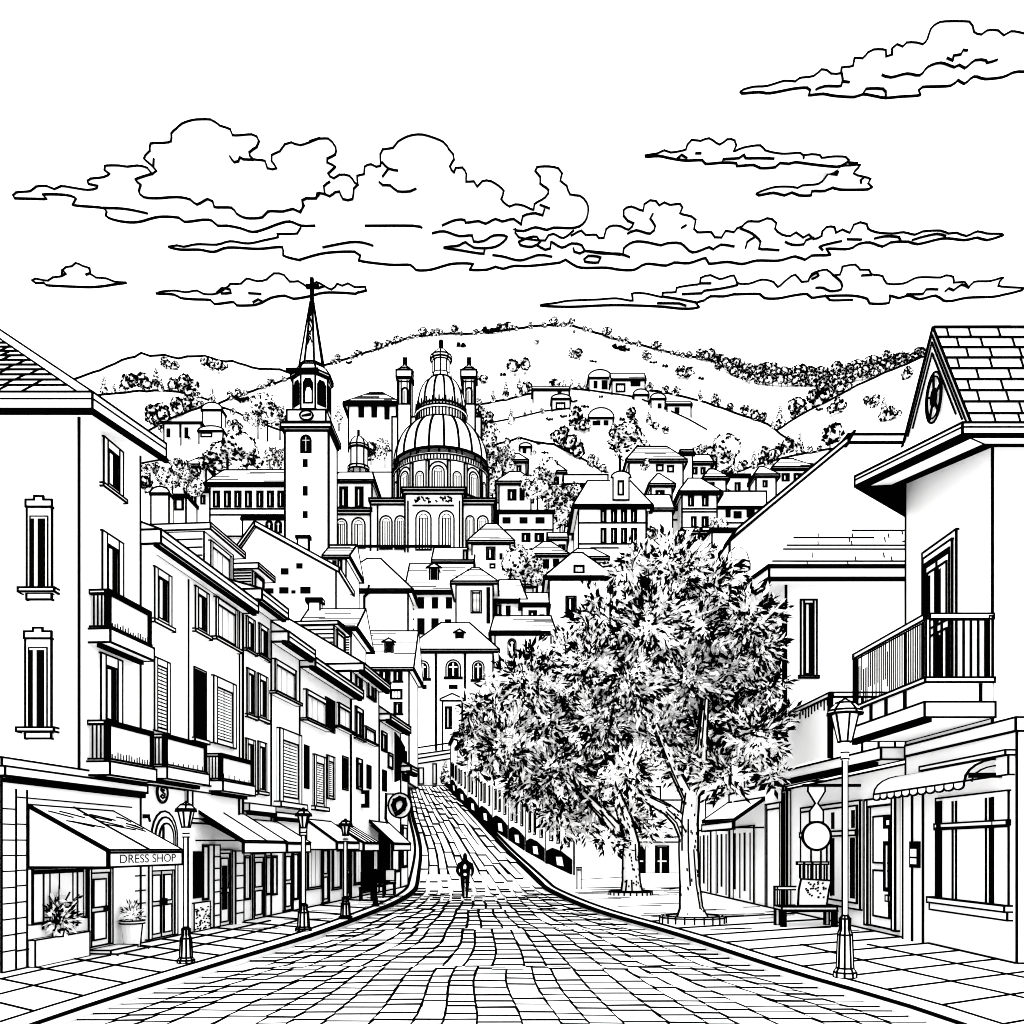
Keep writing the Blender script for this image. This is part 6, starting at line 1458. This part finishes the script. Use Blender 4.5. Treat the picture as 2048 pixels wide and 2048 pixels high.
ed = [(0, 1), (1, 2), (2, 3), (3, 4), (4, 5), (2, 6), (6, 7), (7, 8), (8, 9), (2, 10), (10, 11), (11, 12), (12, 13), (0, 14), (14, 15), (15, 16), (16, 17), (0, 18), (18, 19), (19, 20), (20, 21)]
body = skin_body('body', sk, ed, T, CLOTH)
fp = front(Yp - .11)
b = B(2.4); b.prism(fp, [(xp - .07, zp + 1.16), (xp + .06, zp + 1.16), (xp + .10, zp + 1.27), (xp + .05, zp + 1.40), (xp - .03, zp + 1.40), (xp - .09, zp + 1.27)], -.04, .06); b.build('pack', PAINT, T)
b = B(2.2); b.prism(fp, [(xp - .08, zp + .98), (xp - .04, zp + .90), (xp + .07, zp + .90), (xp + .11, zp + .98), (xp + .07, zp + 1.05), (xp - .05, zp + 1.05)], -.05, .06); b.build('waist_bag', PAINT, T)

# ------------------------------------------------------------------ clouds: thick white banks with dark rims
M1 = lambda a: [(x * .3313, 200 + y * .3313) for x, y in a]
M2 = lambda a: [(600 + x * .3313, 220 + y * .3313) for x, y in a]
M3 = lambda a: [(1060 + x * .3313, 240 + y * .3313) for x, y in a]
M4 = lambda a: [(1460 + x * .321, 20 + y * .321) for x, y in a]
def smooth(pts, close=False):
    "rounder billows: a spline through the points"
    n = len(pts); out = []
    for i in range(n if close else n - 1):
        p0, p1, p2, p3 = (pts[(i + q) % n] if close else pts[min(n - 1, max(0, i + q))] for q in (-1, 0, 1, 2))
        L = math.hypot(p2[0] - p1[0], p2[1] - p1[1]); m = max(1, min(5, int(L / 7)))
        for j in range(m):
            t = j / m
            out.append(tuple(.5 * (2 * p1[c] + (p2[c] - p0[c]) * t + (2 * p0[c] - 5 * p1[c] + 4 * p2[c] - p3[c]) * t * t + (3 * p1[c] - p0[c] - 3 * p2[c] + p3[c]) * t ** 3) for c in (0, 1)))
    return out if close else out + [pts[-1]]
def cloud(label, outline, inner, Y, thick=160, rim=None):
    outline = smooth(outline, True); inner = [smooth(a) for a in inner]; rim = [smooth(a) for a in rim] if rim else None
    fr = front(Y); uv = [fr.uv(x, y) for x, y in outline]
    b = B(3.7); b.prism(fr, uv, -thick, 0, ink=(rim is None), lean=0.5)
    for a in (rim or []): b.path([fr.pt(*fr.uv(x, y), 1) for x, y in a], 3.7)
    for a in inner: b.path([fr.pt(*fr.uv(x, y), 4) for x, y in a], 3.5)
    o = b.build('cloud', CLOUD, loc=fr.pt(*uv[0])); tag(o, label, 'cloud')
    return o
top1 = M1([(90, 595), (80, 578), (100, 560), (185, 552), (220, 525), (285, 522), (330, 540), (370, 522), (430, 530), (530, 545), (585, 535), (590, 520), (535, 508), (530, 490), (550, 477), (625, 468), (662, 447), (632, 425), (635, 400), (720, 398), (770, 405), (830, 398), (890, 412), (920, 450), (945, 430), (920, 400), (870, 355), (880, 335), (905, 310), (910, 265), (970, 262), (1033, 252), (1035, 205), (1065, 175), (1100, 145), (1145, 128), (1190, 120), (1270, 120), (1300, 135), (1330, 158), (1390, 178), (1405, 215), (1520, 210), (1550, 222), (1564, 250), (1550, 285), (1505, 318), (1530, 360), (1600, 370), (1615, 415), (1670, 415), (1640, 370), (1640, 335), (1690, 312), (1720, 270), (1760, 258), (1815, 275), (1932, 232)]) \
    + M2([(60, 190), (100, 178), (170, 175), (195, 195), (215, 225), (213, 270), (165, 295), (165, 320), (213, 345), (170, 385), (205, 415), (240, 393), (300, 400), (330, 440), (350, 455), (345, 400), (387, 390), (390, 345), (430, 330), (460, 345), (485, 340), (485, 270), (500, 240), (560, 232), (590, 195), (650, 162), (715, 150), (770, 158), (865, 195), (900, 240), (925, 270), (930, 300), (905, 342), (930, 380), (940, 352), (980, 350), (1005, 390), (1003, 435), (1050, 433), (1070, 465), (1100, 433), (1155, 433), (1230, 490), (1215, 540), (1265, 585), (1300, 572), (1350, 580), (1410, 605), (1415, 570), (1480, 530), (1500, 485), (1450, 445), (1450, 405), (1420, 370), (1430, 348), (1500, 343), (1560, 355), (1582, 385), (1572, 430), (1610, 460), (1630, 512), (1690, 520), (1730, 560), (1740, 610), (1720, 675), (1660, 712), (1530, 712), (1490, 725), (1420, 710), (1350, 732), (1290, 725)])
bot1 = M2([(1290, 725), (1100, 720), (940, 720), (735, 712), (680, 700), (395, 700), (90, 700)]) + M1([(1900, 760), (1820, 760), (1750, 735), (1680, 750), (1600, 780), (1525, 798), (1450, 775), (1370, 760), (1315, 760), (1280, 730), (1230, 724), (1115, 737), (1080, 712), (960, 707), (840, 737), (760, 738), (680, 722), (640, 700), (630, 655), (440, 635), (460, 598), (400, 575), (260, 572), (280, 597), (210, 598), (90, 595)])
cloud('great cumulus bank with two tall heads at the upper left', top1 + bot1[1:-1], [
    M1([(920, 450), (820, 485), (852, 515), (840, 555), (870, 590), (950, 597), (1070, 590), (1150, 605), (1190, 635), (1255, 602), (1285, 615), (1295, 650), (1400, 655), (1430, 690), (1490, 717), (1585, 712), (1620, 677), (1710, 677), (1770, 662), (1815, 682), (1830, 650), (1825, 610), (1850, 597), (1905, 598), (1932, 565)]),
    M2([(0, 620), (25, 580), (15, 550), (40, 538), (100, 538), (105, 508), (150, 512), (180, 525), (215, 500), (240, 497), (260, 542), (318, 542), (325, 480), (350, 455)]),
    M2([(150, 505), (145, 465), (180, 438)]), M1([(1390, 345), (1415, 380), (1440, 375), (1450, 350), (1470, 362), (1530, 365)]), M1([(930, 360), (928, 400)]), M1([(630, 655), (760, 662), (890, 688)]),
    M2([(480, 440), (500, 458), (545, 460), (590, 495), (665, 495), (700, 480)]), M2([(497, 320), (535, 358), (590, 370)]), M2([(535, 358), (500, 405)]), M2([(1450, 577), (1505, 598)]),
    M2([(860, 700), (940, 668), (995, 668), (1000, 685), (1080, 675), (1120, 690), (1180, 662), (1220, 677), (1290, 662), (1335, 695), (1345, 645), (1420, 627), (1465, 640), (1475, 605)])], 3600,
    rim=[top1, bot1[3:6], bot1[7:]])
top2 = M1([(1020, 888), (1070, 880), (1110, 888), (1190, 873), (1310, 875), (1390, 855), (1500, 868), (1600, 848), (1680, 830), (1675, 812), (1795, 808), (1815, 775)])
mid2 = M2([(90, 712), (395, 712), (800, 720), (1250, 735), (1300, 720), (1320, 770), (1480, 790), (1500, 758), (1530, 750), (1590, 775), (1650, 730)])
top3 = M3([(250, 700), (310, 670), (335, 695), (400, 695), (415, 715), (445, 715), (460, 660), (500, 640), (550, 645), (595, 665), (625, 625), (590, 610), (565, 580), (565, 545), (610, 525), (682, 550), (690, 510), (725, 487), (760, 492), (780, 518), (810, 500), (845, 515), (905, 508), (920, 530), (905, 565), (975, 585), (1000, 605), (990, 660), (1010, 680), (1095, 680), (1115, 710), (1155, 712), (1180, 672), (1230, 680), (1250, 655)]) + \
    M4([(55, 1358), (75, 1350), (110, 1320), (180, 1320), (230, 1300), (260, 1305), (288, 1330), (280, 1365), (320, 1400), (375, 1410), (410, 1388), (455, 1420), (490, 1400), (520, 1430), (570, 1410), (575, 1380), (600, 1355), (650, 1355), (660, 1390), (700, 1370), (745, 1390), (770, 1340), (810, 1325), (850, 1335), (860, 1365), (910, 1387), (1010, 1395), (1080, 1387), (1150, 1402), (1200, 1382), (1310, 1377), (1360, 1395), (1410, 1390), (1470, 1410), (1540, 1382), (1600, 1395), (1690, 1397), (1700, 1405)])
bot2 = M4([(1600, 1435), (1540, 1420), (1460, 1435), (1330, 1425), (1170, 1460), (1110, 1445), (1000, 1450), (950, 1475), (870, 1450), (800, 1460), (740, 1490), (600, 1490)]) + M3([(1812, 815), (1700, 820), (1660, 845), (1600, 825), (1500, 850), (1370, 850), (1280, 870), (1190, 858), (1080, 868), (1060, 835), (960, 865), (870, 862), (820, 880), (700, 870), (630, 905), (540, 905), (460, 893), (310, 893), (250, 868), (215, 845), (180, 862), (0, 882)]) + \
    M2([(1290, 943), (1225, 960), (1180, 948), (1130, 965), (1025, 965), (1045, 932), (920, 930), (790, 965), (700, 967), (667, 937), (540, 935), (355, 910), (365, 880), (330, 857), (150, 865), (0, 905)]) + M1([(1810, 968), (1710, 940), (1705, 890), (1560, 900), (1380, 892), (1290, 918), (1205, 905), (1095, 905), (1030, 893)])
cloud('long ragged cloud band with small puffs stretching to the right', top2 + mid2 + top3 + bot2, [
    M2([(140, 833), (300, 803), (380, 805), (440, 823)]), M2([(1165, 880), (1230, 890), (1330, 912), (1440, 880), (1520, 890)]), M2([(800, 748), (870, 737), (960, 765), (1040, 762), (1048, 798), (1110, 795), (1170, 762), (1250, 770), (1180, 830), (1050, 835), (1000, 802), (960, 822), (870, 835), (960, 850), (1110, 872), (1115, 845)]),
    M2([(1320, 800), (1380, 775), (1430, 770), (1450, 800), (1400, 830), (1330, 820), (1320, 800)]), M2([(1430, 820), (1480, 848), (1510, 840), (1515, 800), (1580, 835), (1640, 810), (1700, 820), (1720, 855), (1690, 870), (1655, 860), (1650, 840)]), M2([(1720, 855), (1830, 865), (1932, 878)]), M2([(1715, 905), (1740, 885), (1815, 895), (1800, 925), (1720, 920), (1715, 905)]),
    M3([(340, 795), (440, 810), (540, 812), (600, 832)]), M3([(560, 820), (565, 780), (620, 742), (690, 740), (790, 760), (830, 748), (910, 750), (980, 803), (1080, 772), (1105, 785), (1150, 757), (1230, 768)]), M3([(590, 690), (640, 670), (725, 690), (755, 645), (725, 600), (740, 572)]), M3([(915, 655), (940, 640)]),
    M3([(1270, 660), (1340, 690), (1390, 740), (1380, 780), (1430, 785), (1500, 790)]), M3([(1350, 715), (1310, 740), (1300, 775)]), M3([(1540, 740), (1580, 757), (1650, 755), (1665, 730), (1710, 715)]), M4([(575, 1500), (555, 1480), (620, 1460), (690, 1445)]), M4([(730, 1433), (815, 1435)]), M4([(900, 1428), (965, 1415), (1050, 1420), (1062, 1445)]), M4([(1135, 1437), (1210, 1415), (1290, 1400), (1340, 1412)])], 3300,
    rim=[top2, mid2[4:], top3 + bot2 + top2[:1]])
cloud('small flat based cloud low on the left', M1([(195, 1090), (215, 1080), (290, 1092), (320, 1072), (375, 1065), (375, 1030), (400, 1010), (435, 1005), (458, 985), (500, 1003), (540, 1015), (545, 1050), (580, 1073), (640, 1078), (700, 1100), (760, 1103), (680, 1115), (640, 1122), (540, 1130), (355, 1123), (280, 1118), (265, 1105), (215, 1105)]), [M1([(375, 1065), (400, 1052), (385, 1035)]), M1([(545, 1050), (522, 1058)])], 3400)
cloud('thin drifting cloud behind the church spire', M1([(945, 1168), (975, 1158), (1060, 1152), (1120, 1162), (1190, 1152), (1230, 1172), (1310, 1170), (1380, 1125), (1390, 1112), (1455, 1110), (1490, 1080), (1555, 1095), (1610, 1085), (1655, 1048), (1715, 1058), (1750, 1098), (1800, 1095), (1830, 1112)]) + M2([(60, 1075), (100, 1040), (190, 1085), (225, 1050), (255, 1062), (290, 1048), (330, 1070), (395, 1070), (400, 1090), (350, 1102), (335, 1110), (280, 1105), (150, 1103), (70, 1122)]) + M1([(1845, 1190), (1770, 1200), (1720, 1182), (1635, 1195), (1580, 1225), (1540, 1238), (1430, 1240), (1410, 1220), (1295, 1232), (1270, 1208), (1160, 1203), (1090, 1195), (1050, 1175)]), [M1([(1310, 1168), (1340, 1140), (1390, 1148), (1395, 1168), (1340, 1172)]), M1([(1505, 1170), (1575, 1175)]), M1([(1530, 1225), (1560, 1207), (1585, 1220)]), M2([(110, 1080), (145, 1068)])], 3400)
cloud('towering cloud cut by the upper right corner', M4([(65, 510), (85, 497), (150, 480), (230, 475), (340, 443), (405, 447), (435, 425), (520, 413), (570, 372), (600, 375), (630, 398), (692, 395), (695, 360), (765, 350), (775, 300), (825, 303), (860, 265), (895, 248), (970, 252), (972, 292), (1010, 280), (1010, 240), (1040, 215), (1075, 230), (1100, 205), (1160, 205), (1200, 215), (1230, 180), (1250, 120), (1290, 85), (1340, 73), (1490, 75), (1510, 100), (1520, 140), (1565, 155), (1600, 130), (1670, 130), (1705, 160), (1750, 135), (1832, 148), (2000, 190), (2050, 300), (1980, 385), (1832, 385), (1770, 388), (1700, 418), (1590, 430), (1520, 415), (1460, 460), (1420, 437), (1375, 472), (1200, 480), (1175, 500), (1185, 530), (1060, 540), (970, 548), (920, 540), (830, 525), (775, 542), (650, 535), (580, 523), (490, 530), (500, 500), (480, 485), (400, 490), (250, 518), (180, 512), (75, 520)]), [M4([(692, 395), (700, 440), (690, 478), (590, 480), (535, 500)]), M4([(700, 450), (740, 455)]), M4([(945, 410), (1000, 425), (1100, 402), (1180, 412), (1230, 360), (1310, 335), (1395, 362), (1425, 348), (1460, 368), (1525, 318), (1590, 320), (1600, 335), (1660, 317)]), M4([(1350, 305), (1385, 320), (1390, 290), (1435, 283), (1450, 255), (1475, 258)]), M4([(830, 520), (845, 497), (950, 497), (968, 515), (968, 545)])], 3200)
cloud('flat cloud with three humps at mid right', M3([(697, 215), (770, 203), (810, 185), (850, 198), (940, 180), (950, 150), (975, 122), (1030, 128), (1080, 112), (1145, 150), (1190, 118), (1235, 125), (1245, 155), (1230, 190), (1290, 168), (1390, 155), (1420, 185), (1520, 205), (1630, 200), (1650, 215), (1700, 208), (1750, 215), (1760, 230), (1830, 222), (1905, 225), (1925, 245), (1870, 280), (1820, 280), (1720, 270), (1600, 255), (1560, 265), (1510, 260), (1480, 285), (1390, 290), (1350, 272), (1250, 278), (1245, 262), (1160, 258), (1060, 265), (1040, 243), (940, 245), (850, 232), (780, 218), (700, 222)]), [M3([(1160, 258), (1165, 242), (1260, 235), (1290, 215), (1300, 235), (1380, 235), (1470, 238)]), M3([(890, 235), (915, 215), (945, 235)]), M3([(1000, 206), (1030, 206)]), M3([(1650, 235), (1650, 215)])], 3250)
cloud('curling cloud wisp below the three humped cloud', M4([(165, 1145), (190, 1132), (280, 1105), (380, 1103), (420, 1110), (450, 1095), (550, 1085), (590, 1050), (610, 1022), (665, 1030), (655, 1005), (690, 975), (750, 970), (810, 968), (770, 1020), (830, 1040), (875, 1055), (860, 1082), (885, 1105), (860, 1118), (690, 1120), (640, 1108), (590, 1128), (510, 1130), (505, 1155), (430, 1155), (385, 1138), (340, 1155), (270, 1140), (180, 1155)]), [M4([(815, 1082), (812, 1065), (830, 1050)]), M4([(735, 955), (790, 960)]), M4([(655, 1005), (672, 1015), (665, 1032)])], 3350)
cloud('long low cloud with broken puffs above the right hill', M3([(65, 1120), (160, 1105), (240, 1092), (410, 1085), (520, 1078), (620, 1092), (615, 1050), (690, 1048), (800, 1070), (800, 1045), (880, 1040), (885, 1015), (960, 1000), (1025, 990), (1030, 955), (1090, 938), (1145, 962), (1230, 940), (1250, 985), (1320, 990), (1400, 965), (1470, 980), (1495, 1010), (1550, 965), (1600, 935), (1640, 980), (1680, 975), (1700, 930), (1790, 905), (1830, 940), (1870, 935), (1885, 890)]) + M4([(700, 1600), (780, 1588), (810, 1620), (865, 1620), (880, 1648), (950, 1660), (975, 1705), (1080, 1705), (1170, 1668), (1310, 1668), (1345, 1655), (1390, 1665), (1395, 1700), (1460, 1695), (1485, 1730), (1520, 1695), (1620, 1690), (1700, 1670), (1670, 1720), (1830, 1735), (1780, 1757), (1700, 1775), (1640, 1787), (1480, 1793), (1380, 1813), (1330, 1810), (1280, 1780), (1180, 1802), (1115, 1780), (1050, 1795), (995, 1780), (990, 1825), (870, 1828), (855, 1800), (760, 1780), (590, 1783), (510, 1793), (480, 1770), (400, 1778), (300, 1797), (215, 1795), (185, 1770), (20, 1772)]) + M3([(1240, 1050), (1170, 1065), (1090, 1065), (1050, 1090), (1000, 1105), (1020, 1130), (930, 1140), (760, 1125), (500, 1118), (240, 1128)]),
    [M3([(800, 1070), (900, 1085), (1000, 1105)]), M3([(1025, 990), (1090, 990)]), M3([(1035, 1050), (1050, 1035), (1150, 1022), (1250, 1000), (1250, 985)]), M3([(920, 1055), (1035, 1050)]), M3([(770, 1110), (900, 1112), (940, 1125)]), M4([(640, 1655), (690, 1700), (690, 1745), (620, 1755), (580, 1735), (535, 1735)]), M4([(500, 1665), (540, 1640), (550, 1660), (510, 1680)]), M4([(820, 1658), (880, 1655)]), M4([(1100, 1775), (1200, 1772), (1220, 1745), (1290, 1745)]), M4([(1340, 1755), (1360, 1738), (1390, 1750), (1440, 1715), (1485, 1735)]), M4([(590, 1783), (620, 1812), (760, 1810)])], 3300)

# ------------------------------------------------------------------ light and camera
SUN_EL, SUN_AZ = math.radians(50), math.radians(-172)
W = bpy.data.worlds.new('World'); SC.world = W; W.use_nodes = True
nt = W.node_tree; bg = nt.nodes['Background']
sky = nt.nodes.new('ShaderNodeTexSky'); sky.sky_type = 'NISHITA'; sky.sun_disc = False
sky.sun_elevation = SUN_EL; sky.sun_rotation = SUN_AZ; sky.dust_density = 4.0; sky.ozone_density = 0.5
mx = nt.nodes.new('ShaderNodeMixRGB'); mx.inputs['Fac'].default_value = 0.93; mx.inputs['Color2'].default_value = (7.2, 7.2, 7.2, 1)   # even white overcast over the clear sky
nt.links.new(sky.outputs['Color'], mx.inputs['Color1']); nt.links.new(mx.outputs['Color'], bg.inputs['Color']); bg.inputs['Strength'].default_value = 0.15
sun = bpy.data.lights.new('sun', 'SUN'); sun.energy = 0.6; sun.angle = math.radians(60); sun.color = (1, .97, .92)
so = bpy.data.objects.new('sun', sun); COL.objects.link(so)
dirv = V((math.sin(SUN_AZ) * math.cos(SUN_EL), math.cos(SUN_AZ) * math.cos(SUN_EL), math.sin(SUN_EL)))
so.rotation_euler = dirv.to_track_quat('Z', 'Y').to_euler(); so.location = (0, -10, 60)
cam = bpy.data.cameras.new('camera'); co = bpy.data.objects.new('camera', cam); COL.objects.link(co)
co.location = CAM; co.rotation_euler = (math.radians(90), 0, 0)
cam.sensor_width = 36; cam.lens = F / 2048 * 36; cam.shift_y = (VY - 1024) / 2048; cam.shift_x = 0
cam.clip_start = .1; cam.clip_end = 12000
SC.camera = co
SC.view_settings.view_transform = 'Standard'; SC.view_settings.look = 'None'; SC.view_settings.gamma = 1
SC.view_settings.exposure = 1.3
SC.cycles.max_bounces = 16; SC.cycles.diffuse_bounces = 14; SC.cycles.filter_width = 1.0
